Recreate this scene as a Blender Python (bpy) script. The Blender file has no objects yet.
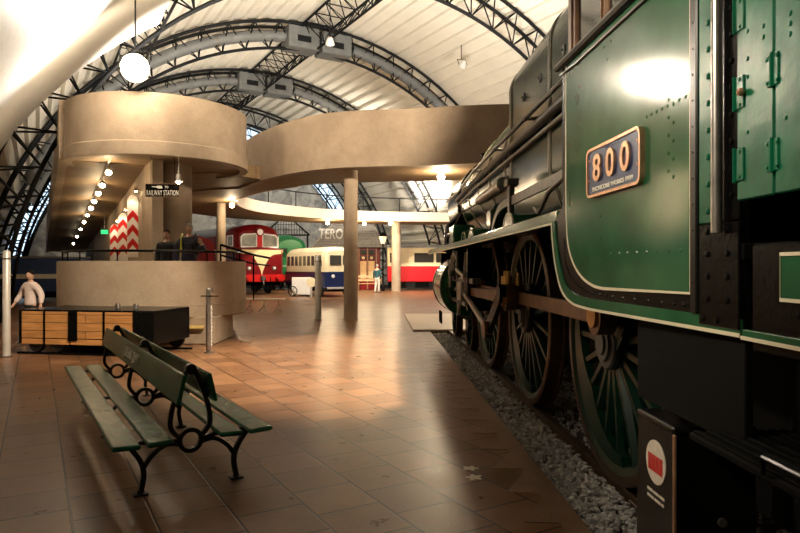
import bpy, math, random
from mathutils import Vector, Matrix
random.seed(7)
scene = bpy.context.scene
COL = scene.collection
PI = math.pi
def R(d): return math.radians(d)

# ------------------------------------------------------------------ materials
def mat(name, col, rough=0.5, metal=0.0, var=0.12, vscale=6.0, bump=0.0, bscale=40.0, spec=0.5, emit=None, estr=0.0, coat=0.0):
    m = bpy.data.materials.new(name); m.use_nodes = True
    nt = m.node_tree; b = nt.nodes['Principled BSDF']
    b.inputs['Roughness'].default_value = rough
    b.inputs['Metallic'].default_value = metal
    b.inputs['Specular IOR Level'].default_value = spec
    if coat: b.inputs['Coat Weight'].default_value = coat; b.inputs['Coat Roughness'].default_value = 0.12
    tc = nt.nodes.new('ShaderNodeTexCoord')
    if var > 0:
        n = nt.nodes.new('ShaderNodeTexNoise'); n.inputs['Scale'].default_value = vscale; n.inputs['Detail'].default_value = 5
        r = nt.nodes.new('ShaderNodeValToRGB')
        r.color_ramp.elements[0].position = 0.3; r.color_ramp.elements[1].position = 0.7
        r.color_ramp.elements[0].color = (*[c * (1 - var) for c in col], 1)
        r.color_ramp.elements[1].color = (*[min(1, c * (1 + var)) for c in col], 1)
        nt.links.new(tc.outputs['Object'], n.inputs['Vector']); nt.links.new(n.outputs['Fac'], r.inputs['Fac'])
        nt.links.new(r.outputs['Color'], b.inputs['Base Color'])
    else:
        b.inputs['Base Color'].default_value = (*col, 1)
    if bump > 0:
        n2 = nt.nodes.new('ShaderNodeTexNoise'); n2.inputs['Scale'].default_value = bscale; n2.inputs['Detail'].default_value = 6
        bp = nt.nodes.new('ShaderNodeBump'); bp.inputs['Strength'].default_value = bump; bp.inputs['Distance'].default_value = 0.02
        nt.links.new(tc.outputs['Object'], n2.inputs['Vector']); nt.links.new(n2.outputs['Fac'], bp.inputs['Height'])
        nt.links.new(bp.outputs['Normal'], b.inputs['Normal'])
    if emit:
        b.inputs['Emission Color'].default_value = (*emit, 1); b.inputs['Emission Strength'].default_value = estr
    return m

M = {}
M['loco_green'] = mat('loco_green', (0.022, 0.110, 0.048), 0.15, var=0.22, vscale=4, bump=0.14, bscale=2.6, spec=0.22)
M['door_green'] = mat('door_green', (0.004, 0.10, 0.048), 0.28, spec=0.18, var=0.25, vscale=6, bump=0.2, bscale=8)
M['boiler_green'] = mat('boiler_green', (0.016, 0.050, 0.028), 0.20, var=0.2, vscale=3, bump=0.06, bscale=3, spec=0.2)
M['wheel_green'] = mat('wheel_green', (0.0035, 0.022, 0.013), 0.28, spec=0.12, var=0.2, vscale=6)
M['black'] = mat('black_paint', (0.0035, 0.0035, 0.0035), 0.25, spec=0.10, var=0.3, vscale=9, bump=0.1, bscale=30)
M['matte_black'] = mat('matte_black', (0.003, 0.003, 0.003), 0.8, spec=0.1, var=0.3)
M['black_shiny'] = mat('black_gloss', (0.005, 0.005, 0.005), 0.30, spec=0.28, var=0.2)
M['cream_line'] = mat('cream_line', (0.80, 0.72, 0.52), 0.5, var=0.06)
M['hub'] = mat('hub_grey', (0.05, 0.055, 0.05), 0.5, var=0.2)
M['steel'] = mat('worn_steel', (0.42, 0.40, 0.37), 0.32, 0.9, var=0.2, vscale=12)
M['dull_steel'] = mat('dull_steel', (0.16, 0.145, 0.13), 0.45, 0.6, var=0.25, vscale=10)
M['rod'] = mat('oiled_rod', (0.15, 0.08, 0.04), 0.42, 0.75, var=0.3, vscale=9)
M['tyre'] = mat('tyre_steel', (0.075, 0.042, 0.022), 0.45, 0.5, var=0.3, vscale=8)
M['brass'] = mat('brass', (0.62, 0.38, 0.13), 0.28, 1.0, var=0.15)
M['teak'] = mat('teak', (0.30, 0.16, 0.085), 0.5, var=0.25, vscale=8)
M['plate_blue'] = mat('plate_blue', (0.014, 0.042, 0.14), 0.3, var=0.35, vscale=25)
M['copper'] = mat('copper_edge', (0.62, 0.36, 0.22), 0.35, 0.8, var=0.2, vscale=20)
M['bench_green'] = mat('bench_green', (0.012, 0.105, 0.046), 0.24, var=0.3, vscale=7, bump=0.3, bscale=60, spec=0.12)
M['iron'] = mat('cast_iron', (0.009, 0.009, 0.010), 0.38, var=0.3, bump=0.15, bscale=60)
M['white'] = mat('white_paint', (0.82, 0.80, 0.76), 0.5, var=0.05)
M['letter'] = mat('letter_white', (0.95, 0.92, 0.80), 0.5, var=0.04)
M['pale_metal'] = mat('pale_metal', (0.62, 0.60, 0.57), 0.4, 0.3, var=0.08)
M['red'] = mat('signal_red', (0.55, 0.012, 0.010), 0.35, var=0.1)
M['maroon'] = mat('maroon', (0.17, 0.005, 0.007), 0.30, var=0.15, spec=0.35)
M['cream'] = mat('cream_paint', (0.83, 0.66, 0.36), 0.4, var=0.06)
M['coach_cream'] = mat('coach_cream', (0.82, 0.72, 0.48), 0.4, var=0.06)
M['coach_red'] = mat('coach_red', (0.62, 0.008, 0.018), 0.35, var=0.08)
M['navy'] = mat('navy', (0.010, 0.020, 0.085), 0.3, var=0.15)
M['blue'] = mat('blue_paint', (0.015, 0.055, 0.20), 0.3, var=0.15)
M['bright_green'] = mat('bright_green', (0.010, 0.21, 0.07), 0.3, var=0.15)
M['glass_dark'] = mat('dark_glass', (0.05, 0.05, 0.045), 0.08, var=0.1, spec=0.7)
M['glass_pale'] = mat('pale_glass', (0.34, 0.34, 0.30), 0.15, var=0.25, vscale=2, spec=0.6)
M['roof_grey'] = mat('roof_grey', (0.18, 0.18, 0.20), 0.35, var=0.1)
M['truss'] = mat('truss_paint', (0.0045, 0.005, 0.006), 0.6, spec=0.2, var=0.2)
M['duct'] = mat('duct_grey', (0.13, 0.135, 0.135), 0.6, 0.0, var=0.15, vscale=3)
M['lamp_shell'] = mat('lamp_shell', (0.55, 0.53, 0.5), 0.45, var=0.05)
M['sticker_white'] = mat('sticker_white', (0.82, 0.74, 0.62), 0.6, var=0.08, vscale=40)
M['sticker_red'] = mat('sticker_red', (0.60, 0.03, 0.02), 0.5, var=0.05)
M['skin'] = mat('skin', (0.62, 0.38, 0.27), 0.55, var=0.06)
M['hair_dark'] = mat('hair_dark', (0.012, 0.007, 0.005), 0.8, spec=0.1, var=0.3, bump=0.5, bscale=90)
M['hair_grey'] = mat('hair_grey', (0.30, 0.27, 0.24), 0.8, spec=0.1, var=0.2, bump=0.5, bscale=90)
M['cloth_pink'] = mat('cloth_pink', (0.72, 0.60, 0.57), 0.85, var=0.08, bump=0.3, bscale=30)
M['cloth_black'] = mat('cloth_black', (0.012, 0.012, 0.014), 0.8, var=0.2, bump=0.3, bscale=30)
M['cloth_navy'] = mat('cloth_navy', (0.018, 0.018, 0.045), 0.7, var=0.25, bump=0.3, bscale=30)
M['cloth_teal'] = mat('cloth_teal', (0.02, 0.09, 0.11), 0.8, var=0.15)
M['cloth_white'] = mat('cloth_white', (0.70, 0.66, 0.60), 0.85, var=0.08)
M['strap'] = mat('yellow_green_strap', (0.55, 0.55, 0.06), 0.6, var=0.1)
M['slate'] = mat('slate', (0.17, 0.16, 0.155), 0.6, var=0.2, vscale=5)
M['ridge_tile'] = mat('ridge_tile', (0.26, 0.24, 0.22), 0.6, var=0.15)
M['timber'] = mat('pale_timber', (0.50, 0.33, 0.18), 0.5, var=0.15, vscale=5)
M['yellow'] = mat('pale_yellow', (0.62, 0.45, 0.16), 0.5, var=0.1)
M['exit_green'] = mat('exit_green', (0.02, 0.3, 0.08), 0.4, var=0, emit=(0.05, 0.8, 0.25), estr=1.2)
M['sole'] = mat('trainer', (0.12, 0.11, 0.11), 0.7, var=0.1)
M['poster'] = mat('poster', (0.75, 0.52, 0.28), 0.6, var=0.15, vscale=4)
M['perspex'] = mat('dark_box', (0.004, 0.0036, 0.003), 0.4, spec=0.25, var=0.25)

def lampmat(name, col, s):
    m = bpy.data.materials.new(name); m.use_nodes = True
    nt = m.node_tree; nt.nodes.remove(nt.nodes['Principled BSDF'])
    e = nt.nodes.new('ShaderNodeEmission'); e.inputs['Color'].default_value = (*col, 1); e.inputs['Strength'].default_value = s
    nt.links.new(e.outputs[0], nt.nodes['Material Output'].inputs['Surface'])
    return m
M['lamp'] = lampmat('lamp_glow', (1, 0.78, 0.48), 60)
M['flood'] = lampmat('flood_glow', (1, 0.86, 0.64), 28)
M['bright_bulb'] = lampmat('bright_bulb_glow', (1, 0.84, 0.6), 150)
M['sky_glass'] = lampmat('daylight', (0.62, 0.82, 1.0), 1.7)

# concrete, board marked concrete, wood, floor, roof, gravel, mural
def concrete():
    m = bpy.data.materials.new('concrete'); m.use_nodes = True; nt = m.node_tree; N = nt.nodes; L = nt.links
    b = N['Principled BSDF']; b.inputs['Roughness'].default_value = 0.72
    tc = N.new('ShaderNodeTexCoord')
    n = N.new('ShaderNodeTexNoise'); n.inputs['Scale'].default_value = 1.1; n.inputs['Detail'].default_value = 8; n.inputs['Roughness'].default_value = 0.7
    n2 = N.new('ShaderNodeTexNoise'); n2.inputs['Scale'].default_value = 38; n2.inputs['Detail'].default_value = 4
    mx = N.new('ShaderNodeMath'); mx.operation = 'MULTIPLY_ADD'; mx.inputs[1].default_value = 0.45
    L.new(tc.outputs['Object'], n.inputs['Vector']); L.new(tc.outputs['Object'], n2.inputs['Vector'])
    L.new(n2.outputs['Fac'], mx.inputs[0]); L.new(n.outputs['Fac'], mx.inputs[2])
    r = N.new('ShaderNodeValToRGB'); r.color_ramp.elements[0].position = 0.45; r.color_ramp.elements[1].position = 0.95
    r.color_ramp.elements[0].color = (0.26, 0.195, 0.14, 1); r.color_ramp.elements[1].color = (0.45, 0.36, 0.27, 1)
    L.new(mx.outputs[0], r.inputs['Fac']); L.new(r.outputs['Color'], b.inputs['Base Color'])
    bp = N.new('ShaderNodeBump'); bp.inputs['Strength'].default_value = 0.25; bp.inputs['Distance'].default_value = 0.01
    L.new(n2.outputs['Fac'], bp.inputs['Height']); L.new(bp.outputs['Normal'], b.inputs['Normal'])
    return m
M['concrete'] = concrete()
def boarded(name, c0, c1, scale, rot, rough=0.6, mortar=(0.05, 0.03, 0.02), grain=True, bw=2.4, rh=0.15):
    m = bpy.data.materials.new(name); m.use_nodes = True; nt = m.node_tree; N = nt.nodes; L = nt.links
    b = N['Principled BSDF']; b.inputs['Roughness'].default_value = rough
    tc = N.new('ShaderNodeTexCoord'); mp = N.new('ShaderNodeMapping'); mp.inputs['Rotation'].default_value = rot
    L.new(tc.outputs['Object'], mp.inputs['Vector'])
    br = N.new('ShaderNodeTexBrick'); br.inputs['Scale'].default_value = scale; br.inputs['Brick Width'].default_value = bw; br.inputs['Row Height'].default_value = rh
    br.inputs['Mortar Size'].default_value = 0.006; br.inputs['Color1'].default_value = (*c0, 1); br.inputs['Color2'].default_value = (*c1, 1); br.inputs['Mortar'].default_value = (*mortar, 1)
    L.new(mp.outputs['Vector'], br.inputs['Vector'])
    st = N.new('ShaderNodeMapping'); st.inputs['Scale'].default_value = (1.2, 14, 14); L.new(mp.outputs['Vector'], st.inputs['Vector'])
    n = N.new('ShaderNodeTexNoise'); n.inputs['Scale'].default_value = 2.2; n.inputs['Detail'].default_value = 6; n.inputs['Distortion'].default_value = 0.8
    L.new(st.outputs['Vector'], n.inputs['Vector'])
    r = N.new('ShaderNodeValToRGB'); r.color_ramp.elements[0].position = 0.3; r.color_ramp.elements[1].position = 0.72
    r.color_ramp.elements[0].color = (0.45, 0.42, 0.38, 1); r.color_ramp.elements[1].color = (1, 1, 1, 1)
    L.new(n.outputs['Fac'], r.inputs['Fac'])
    mu = N.new('ShaderNodeMix'); mu.data_type = 'RGBA'; mu.blend_type = 'MULTIPLY'; mu.inputs[0].default_value = 0.8
    L.new(br.outputs['Color'], mu.inputs[6]); L.new(r.outputs['Color'], mu.inputs[7]); L.new(mu.outputs[2], b.inputs['Base Color'])
    bp = N.new('ShaderNodeBump'); bp.inputs['Strength'].default_value = 0.35; bp.inputs['Distance'].default_value = 0.01
    L.new(br.outputs['Fac'], bp.inputs['Height']); bp.invert = True; L.new(bp.outputs['Normal'], b.inputs['Normal'])
    return m
M['soffit'] = boarded('board_marked_soffit', (0.36, 0.25, 0.14), (0.29, 0.195, 0.105), 1.0, (0, 0, R(-29)), 0.6, rh=0.18)
M['cart_wood'] = boarded('cart_pine', (0.78, 0.40, 0.14), (0.68, 0.33, 0.11), 1.0, (R(90), 0, 0), 0.55, (0.16, 0.08, 0.03), rh=0.145, bw=60)

def floor_mat():
    m = bpy.data.materials.new('terracotta_pavers'); m.use_nodes = True; nt = m.node_tree; N = nt.nodes; L = nt.links
    b = N['Principled BSDF']; b.inputs['Specular IOR Level'].default_value = 0.26
    tc = N.new('ShaderNodeTexCoord'); mp = N.new('ShaderNodeMapping'); mp.inputs['Rotation'].default_value = (0, 0, R(-120)); mp.inputs['Location'].default_value = (0.1, 0.19, 0)
    L.new(tc.outputs['Object'], mp.inputs['Vector'])
    br = N.new('ShaderNodeTexBrick'); br.inputs['Scale'].default_value = 1.0; br.inputs['Brick Width'].default_value = 0.45; br.inputs['Row Height'].default_value = 0.45
    br.inputs['Mortar Size'].default_value = 0.0095; br.inputs['Mortar Smooth'].default_value = 0.4
    br.inputs['Color1'].default_value = (0.260, 0.138, 0.072, 1); br.inputs['Color2'].default_value = (0.150, 0.075, 0.038, 1); br.inputs['Mortar'].default_value = (0.022, 0.012, 0.007, 1)
    L.new(mp.outputs['Vector'], br.inputs['Vector'])
    n = N.new('ShaderNodeTexNoise'); n.inputs['Scale'].default_value = 5; n.inputs['Detail'].default_value = 6; n.inputs['Roughness'].default_value = 0.6
    L.new(tc.outputs['Object'], n.inputs['Vector'])
    r = N.new('ShaderNodeValToRGB'); r.color_ramp.elements[0].position = 0.3; r.color_ramp.elements[1].position = 0.7
    r.color_ramp.elements[0].color = (0.72, 0.70, 0.68, 1); r.color_ramp.elements[1].color = (1.12, 1.1, 1.08, 1); L.new(n.outputs['Fac'], r.inputs['Fac'])
    mu = N.new('ShaderNodeMix'); mu.data_type = 'RGBA'; mu.blend_type = 'MULTIPLY'; mu.inputs[0].default_value = 1
    L.new(br.outputs['Color'], mu.inputs[6]); L.new(r.outputs['Color'], mu.inputs[7]); L.new(mu.outputs[2], b.inputs['Base Color'])
    rr = N.new('ShaderNodeMapRange'); rr.inputs['To Min'].default_value = 0.20; rr.inputs['To Max'].default_value = 0.42; L.new(n.outputs['Fac'], rr.inputs['Value']); L.new(rr.outputs[0], b.inputs['Roughness'])
    n3 = N.new('ShaderNodeTexNoise'); n3.inputs['Scale'].default_value = 60; L.new(tc.outputs['Object'], n3.inputs['Vector'])
    ad = N.new('ShaderNodeMath'); ad.operation = 'MULTIPLY_ADD'; ad.inputs[1].default_value = -1.6; L.new(br.outputs['Fac'], ad.inputs[0]); L.new(n3.outputs['Fac'], ad.inputs[2])
    bp = N.new('ShaderNodeBump'); bp.inputs['Strength'].default_value = 0.45; bp.inputs['Distance'].default_value = 0.004
    L.new(ad.outputs[0], bp.inputs['Height']); L.new(bp.outputs['Normal'], b.inputs['Normal'])
    return m
M['floor'] = floor_mat()
M['edge'] = mat('edge_paver', (0.20, 0.115, 0.065), 0.42, var=0.2, vscale=5, bump=0.15, bscale=50)
M['pale_slab'] = mat('pale_slab', (0.62, 0.52, 0.42), 0.4, var=0.06)
M['roof'] = mat('roof_panel', (0.74, 0.70, 0.61), 0.55, var=0.05, vscale=1.0)
M['gravel'] = mat('ballast_stone', (0.50, 0.48, 0.46), 0.85, var=0.45, vscale=14, bump=0.5, bscale=60)
M['ballast_bed'] = mat('ballast_bed', (0.10, 0.085, 0.07), 0.9, var=0.5, vscale=30, bump=0.8, bscale=50)
def mural():
    m = bpy.data.materials.new('grey_photo_mural'); m.use_nodes = True; nt = m.node_tree; N = nt.nodes; L = nt.links
    b = N['Principled BSDF']; b.inputs['Roughness'].default_value = 0.7
    tc = N.new('ShaderNodeTexCoord')
    v = N.new('ShaderNodeTexVoronoi'); v.inputs['Scale'].default_value = 0.9; v.distance = 'MANHATTAN'
    n = N.new('ShaderNodeTexNoise'); n.inputs['Scale'].default_value = 1.6; n.inputs['Detail'].default_value = 9; n.inputs['Roughness'].default_value = 0.7
    L.new(tc.outputs['Object'], v.inputs['Vector']); L.new(tc.outputs['Object'], n.inputs['Vector'])
    sp = N.new('ShaderNodeSeparateColor'); L.new(v.outputs['Color'], sp.inputs['Color'])
    mx = N.new('ShaderNodeMath'); mx.operation = 'MULTIPLY_ADD'; mx.inputs[1].default_value = 0.35; L.new(sp.outputs[0], mx.inputs[0]); L.new(n.outputs['Fac'], mx.inputs[2])
    r = N.new('ShaderNodeValToRGB'); r.color_ramp.elements[0].position = 0.42; r.color_ramp.elements[1].position = 0.95
    r.color_ramp.elements[0].color = (0.13, 0.135, 0.14, 1); r.color_ramp.elements[1].color = (0.52, 0.53, 0.52, 1)
    L.new(mx.outputs[0], r.inputs['Fac']); L.new(r.outputs['Color'], b.inputs['Base Color'])
    return m
M['mural'] = mural()

# ------------------------------------------------------------------ geometry helpers
class G:
    """collects geometry for ONE mesh object"""
    def __init__(s): s.v = []; s.f = []
    def add(s, vs, fs):
        o = len(s.v); s.v += [tuple(p) for p in vs]; s.f += [tuple(i + o for i in f) for f in fs]; return s
    def box(s, lo, hi, T=None):
        x0, y0, z0 = lo; x1, y1, z1 = hi
        vs = [Vector(p) for p in ((x0,y0,z0),(x1,y0,z0),(x1,y1,z0),(x0,y1,z0),(x0,y0,z1),(x1,y0,z1),(x1,y1,z1),(x0,y1,z1))]
        if T is not None: vs = [T @ p for p in vs]
        return s.add(vs, [(0,3,2,1),(4,5,6,7),(0,1,5,4),(1,2,6,5),(2,3,7,6),(3,0,4,7)])
    def bbox(s, lo, hi, b=0.01, T=None):
        """box with chamfered edges"""
        lo = Vector(lo); hi = Vector(hi); c = (lo + hi) / 2; h = (hi - lo) / 2
        b = min(b, min(h) * 0.9); vs = []
        idx = {}
        for sx in (-1, 1):
            for sy in (-1, 1):
                for sz in (-1, 1):
                    for ax in range(3):
                        p = [sx * h[0], sy * h[1], sz * h[2]]
                        for k in range(3):
                            if k != ax: p[k] -= (sx, sy, sz)[k] * b
                        idx[(sx, sy, sz, ax)] = len(vs); q = c + Vector(p); vs.append(T @ q if T is not None else q)
        fs = []
        def f(*k): fs.append(tuple(idx[q] for q in k))
        for s1 in (-1, 1):
            for ax in range(3):
                ring = [(-1,-1),(1,-1),(1,1),(-1,1)]
                ks = []
                for (p, q) in ring:
                    sg = [0,0,0]; sg[ax] = s1; o = [i for i in range(3) if i != ax]; sg[o[0]] = p; sg[o[1]] = q
                    ks.append((*sg, ax))
                f(*(ks if (s1 > 0) == (ax != 1) else ks[::-1]))
        for ax in range(3):
            o = [i for i in range(3) if i != ax]
            for p in (-1, 1):
                for q in (-1, 1):
                    def k(e, face):
                        sg = [0,0,0]; sg[ax] = e; sg[o[0]] = p; sg[o[1]] = q; return (*sg, face)
                    f(k(-1,o[0]), k(1,o[0]), k(1,o[1]), k(-1,o[1]))
        for sx in (-1,1):
            for sy in (-1,1):
                for sz in (-1,1): f((sx,sy,sz,0),(sx,sy,sz,1),(sx,sy,sz,2))
        return s.add(vs, fs)
    def tube(s, pts, r, n=8, closed=False, cap=True):
        pts = [Vector(p) for p in pts]; k = len(pts)
        rs = r if isinstance(r, (list, tuple)) else [r] * k
        up = None; rings = []
        for i, p in enumerate(pts):
            if closed: t = pts[(i+1) % k] - pts[i-1]
            else: t = pts[min(i+1, k-1)] - pts[max(i-1, 0)]
            t.normalize()
            if up is None:
                a = Vector((0,0,1)) if abs(t.z) < 0.9 else Vector((1,0,0))
                up = (a - t * a.dot(t)).normalized()
            else:
                up = up - t * up.dot(t)
                up = up.normalized() if up.length > 1e-6 else Vector((1,0,0))
            w = t.cross(up)
            rings.append([p + (up * math.cos(2*PI*j/n) + w * math.sin(2*PI*j/n)) * rs[i] for j in range(n)])
        vs = [q for rg in rings for q in rg]; fs = []
        for i in range(k if closed else k - 1):
            a = i * n; b = ((i+1) % k) * n
            for j in range(n): fs.append((a+j, a+(j+1)%n, b+(j+1)%n, b+j))
        if not closed and cap:
            fs.append(tuple(range(n-1, -1, -1))); fs.append(tuple((k-1)*n + j for j in range(n)))
        return s.add(vs, fs)
    def lathe(s, prof, c=(0,0,0), axis='z', n=32, a0=0.0, a1=2*PI, T=None):
        """prof: list of (radius, height along axis)"""
        c = Vector(c); full = abs(a1 - a0 - 2*PI) < 1e-6; m = n if full else n + 1
        vs = []
        for i in range(m):
            a = a0 + (a1 - a0) * i / n
            for (r, h) in prof:
                x, y = r*math.cos(a), r*math.sin(a)
                p = Vector((x,y,h)) if axis == 'z' else (Vector((h,x,y)) if axis == 'x' else Vector((y,h,x)))
                p = c + p; vs.append(T @ p if T is not None else p)
        k = len(prof); fs = []
        for i in range(n):
            a = i*k; b = ((i+1) % m)*k
            for j in range(k-1): fs.append((a+j, b+j, b+j+1, a+j+1))
        return s.add(vs, fs)
    def cyl(s, p0, p1, r, n=16, r2=None): return s.tube([p0, p1], [r, r if r2 is None else r2], n)
    def ball(s, c, r, n=10, sc=(1,1,1)):
        c = Vector(c); vs = [c + Vector((0,0,-r*sc[2]))]; m = max(4, n//2)
        for i in range(1, m):
            t = -PI/2 + PI*i/m
            for j in range(n): vs.append(c + Vector((r*sc[0]*math.cos(t)*math.cos(2*PI*j/n), r*sc[1]*math.cos(t)*math.sin(2*PI*j/n), r*sc[2]*math.sin(t))))
        vs.append(c + Vector((0,0,r*sc[2]))); top = len(vs)-1; fs = []
        for j in range(n): fs.append((0, 1+(j+1)%n, 1+j))
        for i in range(m-2):
            a = 1+i*n
            for j in range(n): fs.append((a+j, a+(j+1)%n, a+n+(j+1)%n, a+n+j))
        a = 1+(m-2)*n
        for j in range(n): fs.append((a+j, a+(j+1)%n, top))
        return s.add(vs, fs)
    def prism(s, poly, h0, h1, plane='xy', T=None):
        """polygon (2D, any winding) extruded along the third axis from h0 to h1"""
        k = len(poly)
        def P(a, b, h):
            p = Vector((a,b,h)) if plane == 'xy' else (Vector((a,h,b)) if plane == 'xz' else Vector((h,a,b)))
            return T @ p if T is not None else p
        vs = [P(a,b,h0) for a,b in poly] + [P(a,b,h1) for a,b in poly]
        fs = [tuple(range(k-1,-1,-1)), tuple(range(k,2*k))] + [(i,(i+1)%k,k+(i+1)%k,k+i) for i in range(k)]
        return s.add(vs, fs)
    def band(s, pts, w, h0, h1, plane='yz', closed=False):
        """thin strip of width w following a 2D polyline, extruded h0..h1"""
        k = len(pts); L = []; Rr = []
        for i in range(k):
            a = Vector(pts[i-1] if (i > 0 or closed) else pts[i]); b = Vector(pts[(i+1) % k] if (i < k-1 or closed) else pts[i])
            t = (b - a); t = t.normalized() if t.length > 1e-9 else Vector((1,0)); n_ = Vector((-t.y, t.x))
            p = Vector(pts[i]); L.append(p + n_*w/2); Rr.append(p - n_*w/2)
        for i in range(k if closed else k-1):
            j = (i+1) % k
            s.prism([tuple(L[i]), tuple(L[j]), tuple(Rr[j]), tuple(Rr[i])], h0, h1, plane)
        return s
    def build(s, name, m, parent=None, smooth=35, off=None, T=None):
        vs = s.v
        if off is not None: vs = [(p[0]-off[0], p[1]-off[1], p[2]-off[2]) for p in vs]
        if T is not None: vs = [tuple(T @ Vector(p)) for p in vs]
        me = bpy.data.meshes.new(name); me.from_pydata(vs, [], s.f); me.validate(); me.update()
        import bmesh
        bm = bmesh.new(); bm.from_mesh(me); bmesh.ops.recalc_face_normals(bm, faces=bm.faces); bm.to_mesh(me); bm.free()
        if smooth:
            me.polygons.foreach_set('use_smooth', [True]*len(me.polygons)); me.set_sharp_from_angle(angle=R(smooth))
        me.materials.append(m)
        o = bpy.data.objects.new(name, me); COL.objects.link(o)
        if parent: o.parent = parent
        return o

def thing(name, label, cat, loc=(0,0,0), rz=0.0, group=None):
    o = bpy.data.objects.new(name, None); COL.objects.link(o); o.empty_display_size = 0.2
    o.location = loc; o.rotation_euler = (0,0,rz); o['label'] = label; o['category'] = cat
    if group: o['group'] = group
    return o
def tag(o, label, cat, group=None, kind=None):
    o['label'] = label; o['category'] = cat
    if group: o['group'] = group
    if kind: o['kind'] = kind
    return o
def struct(o, label=None):
    o['kind'] = 'structure'
    if label: o['label'] = label
    return o
def kids(o): return [c for c in bpy.data.objects if c.parent == o]
def copy_tree(o, parent=None):
    c = o.copy(); COL.objects.link(c)
    if parent: c.parent = parent
    for k in kids(o):
        if k is not c: copy_tree(k, c)
    return c
def text(name, body, width, height, m, parent, mtx, extrude=0.003, space=1.0, bold=0.018):
    cu = bpy.data.curves.new(name, 'FONT'); cu.body = body; cu.extrude = 1.0; cu.align_x = 'LEFT'; cu.space_character = space; cu.resolution_u = 3; cu.offset = bold
    t = bpy.data.objects.new(name, cu); COL.objects.link(t)
    dg = bpy.context.evaluated_depsgraph_get(); me = bpy.data.meshes.new_from_object(t.evaluated_get(dg))
    bpy.data.objects.remove(t)
    xs = [v.co.x for v in me.vertices]; ys = [v.co.y for v in me.vertices]
    x0, x1, y0, y1 = min(xs), max(xs), min(ys), max(ys)
    for v in me.vertices:
        v.co = mtx @ Vector(((v.co.x-(x0+x1)/2)*width/(x1-x0), (v.co.y-(y0+y1)/2)*height/(y1-y0), v.co.z*extrude))
    me.materials.clear(); me.materials.append(m)
    o = bpy.data.objects.new(name, me); COL.objects.link(o); o.parent = parent
    return o
def axes(x, y, z, o):
    return Matrix(((x[0],y[0],z[0],o[0]),(x[1],y[1],z[1],o[1]),(x[2],y[2],z[2],o[2]),(0,0,0,1)))
def catmull(pts, n=6, closed=False):
    P = [Vector(p) for p in pts]; k = len(P); out = []
    for i in range(k if closed else k-1):
        p0 = P[i-1] if (i > 0 or closed) else P[0]; p1 = P[i]; p2 = P[(i+1)%k]; p3 = P[(i+2)%k] if (i+2 < k or closed) else P[-1]
        for j in range(n):
            t = j/n
            out.append(0.5*((2*p1)+(p2-p0)*t+(2*p0-5*p1+4*p2-p3)*t*t+(3*p1-p0-3*p2+p3)*t**3))
    if not closed: out.append(P[-1])
    return out
def lamp(name, kind, loc, energy, col=(1,0.82,0.6), target=None, size=0.1, spot=None, blend=0.5, parent=None):
    l = bpy.data.lights.new(name, kind); l.energy = energy; l.color = col
    if kind == 'AREA': l.shape = 'DISK'; l.size = size
    else: l.shadow_soft_size = size
    if spot: l.spot_size = R(spot); l.spot_blend = blend
    o = bpy.data.objects.new(name, l); COL.objects.link(o); o.location = loc
    if target is not None: o.rotation_euler = (Vector(target)-Vector(loc)).to_track_quat('-Z','Y').to_euler()
    return o
# hall grid: a runs away to the left, b runs away to the right (both horizontal)
A = Vector((-0.5, 0.8660254, 0)); Bv = Vector((0.8660254, 0.5, 0))
def ab(a, b, z=0): return A*a + Bv*b + Vector((0,0,z))
# ================================================================== THE SETTING
LROT = Matrix.Rotation(R(2.0), 4, 'Z')                  # the locomotive's track lies 2 degrees off the world's Y
def Lw(x, y, z=0): return LROT @ Vector((x, y, z))
B0, RV, ZC = 12.0, 14.18, -0.58                            # barrel vault: centre line, radius, centre height
A_NEAR, A_FAR = -12.0, 52.0

g = G()
def lquad(g, x0, x1, y0, y1, z=0.0, th=0.25): g.box((x0,y0,z-th),(x1,y1,z), LROT)
lquad(g, -32, 1.12, -14, 46)
lquad(g, 4.25, 34, -14, 46)
lquad(g, 1.12, 4.25, 15.3, 46)
lquad(g, 1.12, 4.25, -14, -3.2)
floor = struct(g.build('floor', M['floor'], smooth=0), 'brown terracotta paver floor of the museum hall')
# edge of the track pit: a plain border strip with cut pavers forming a saw-tooth line
g = G(); g.box((1.12,-3.2,-0.25),(1.27,15.3,0.001), LROT)
struct(g.build('trim_1', M['edge']), 'plain stone border along the track pit')
g = G()
y = 0.2
while y < 15:
    g.prism([(1.12,y),(1.12,y+0.44),(0.90,y+0.02)], 0.0, 0.0025, 'xy', LROT); y += 0.52
struct(g.build('trim_2', M['edge'], smooth=0), 'cut triangular pavers beside the border')
g = G(); lquad(g, 1.27, 4.25, -3.2, 15.3, -0.10, 0.1)
struct(g.build('ground_1', M['ballast_bed'], smooth=0), 'ballast bed between the pit edges')
g = G(); g.bbox((0.85,15.3,0.0),(4.4,20.4,0.05), 0.008, LROT)
struct(g.build('slab_1', M['pale_slab']), 'pale raised slab ahead of the locomotive')

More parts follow.
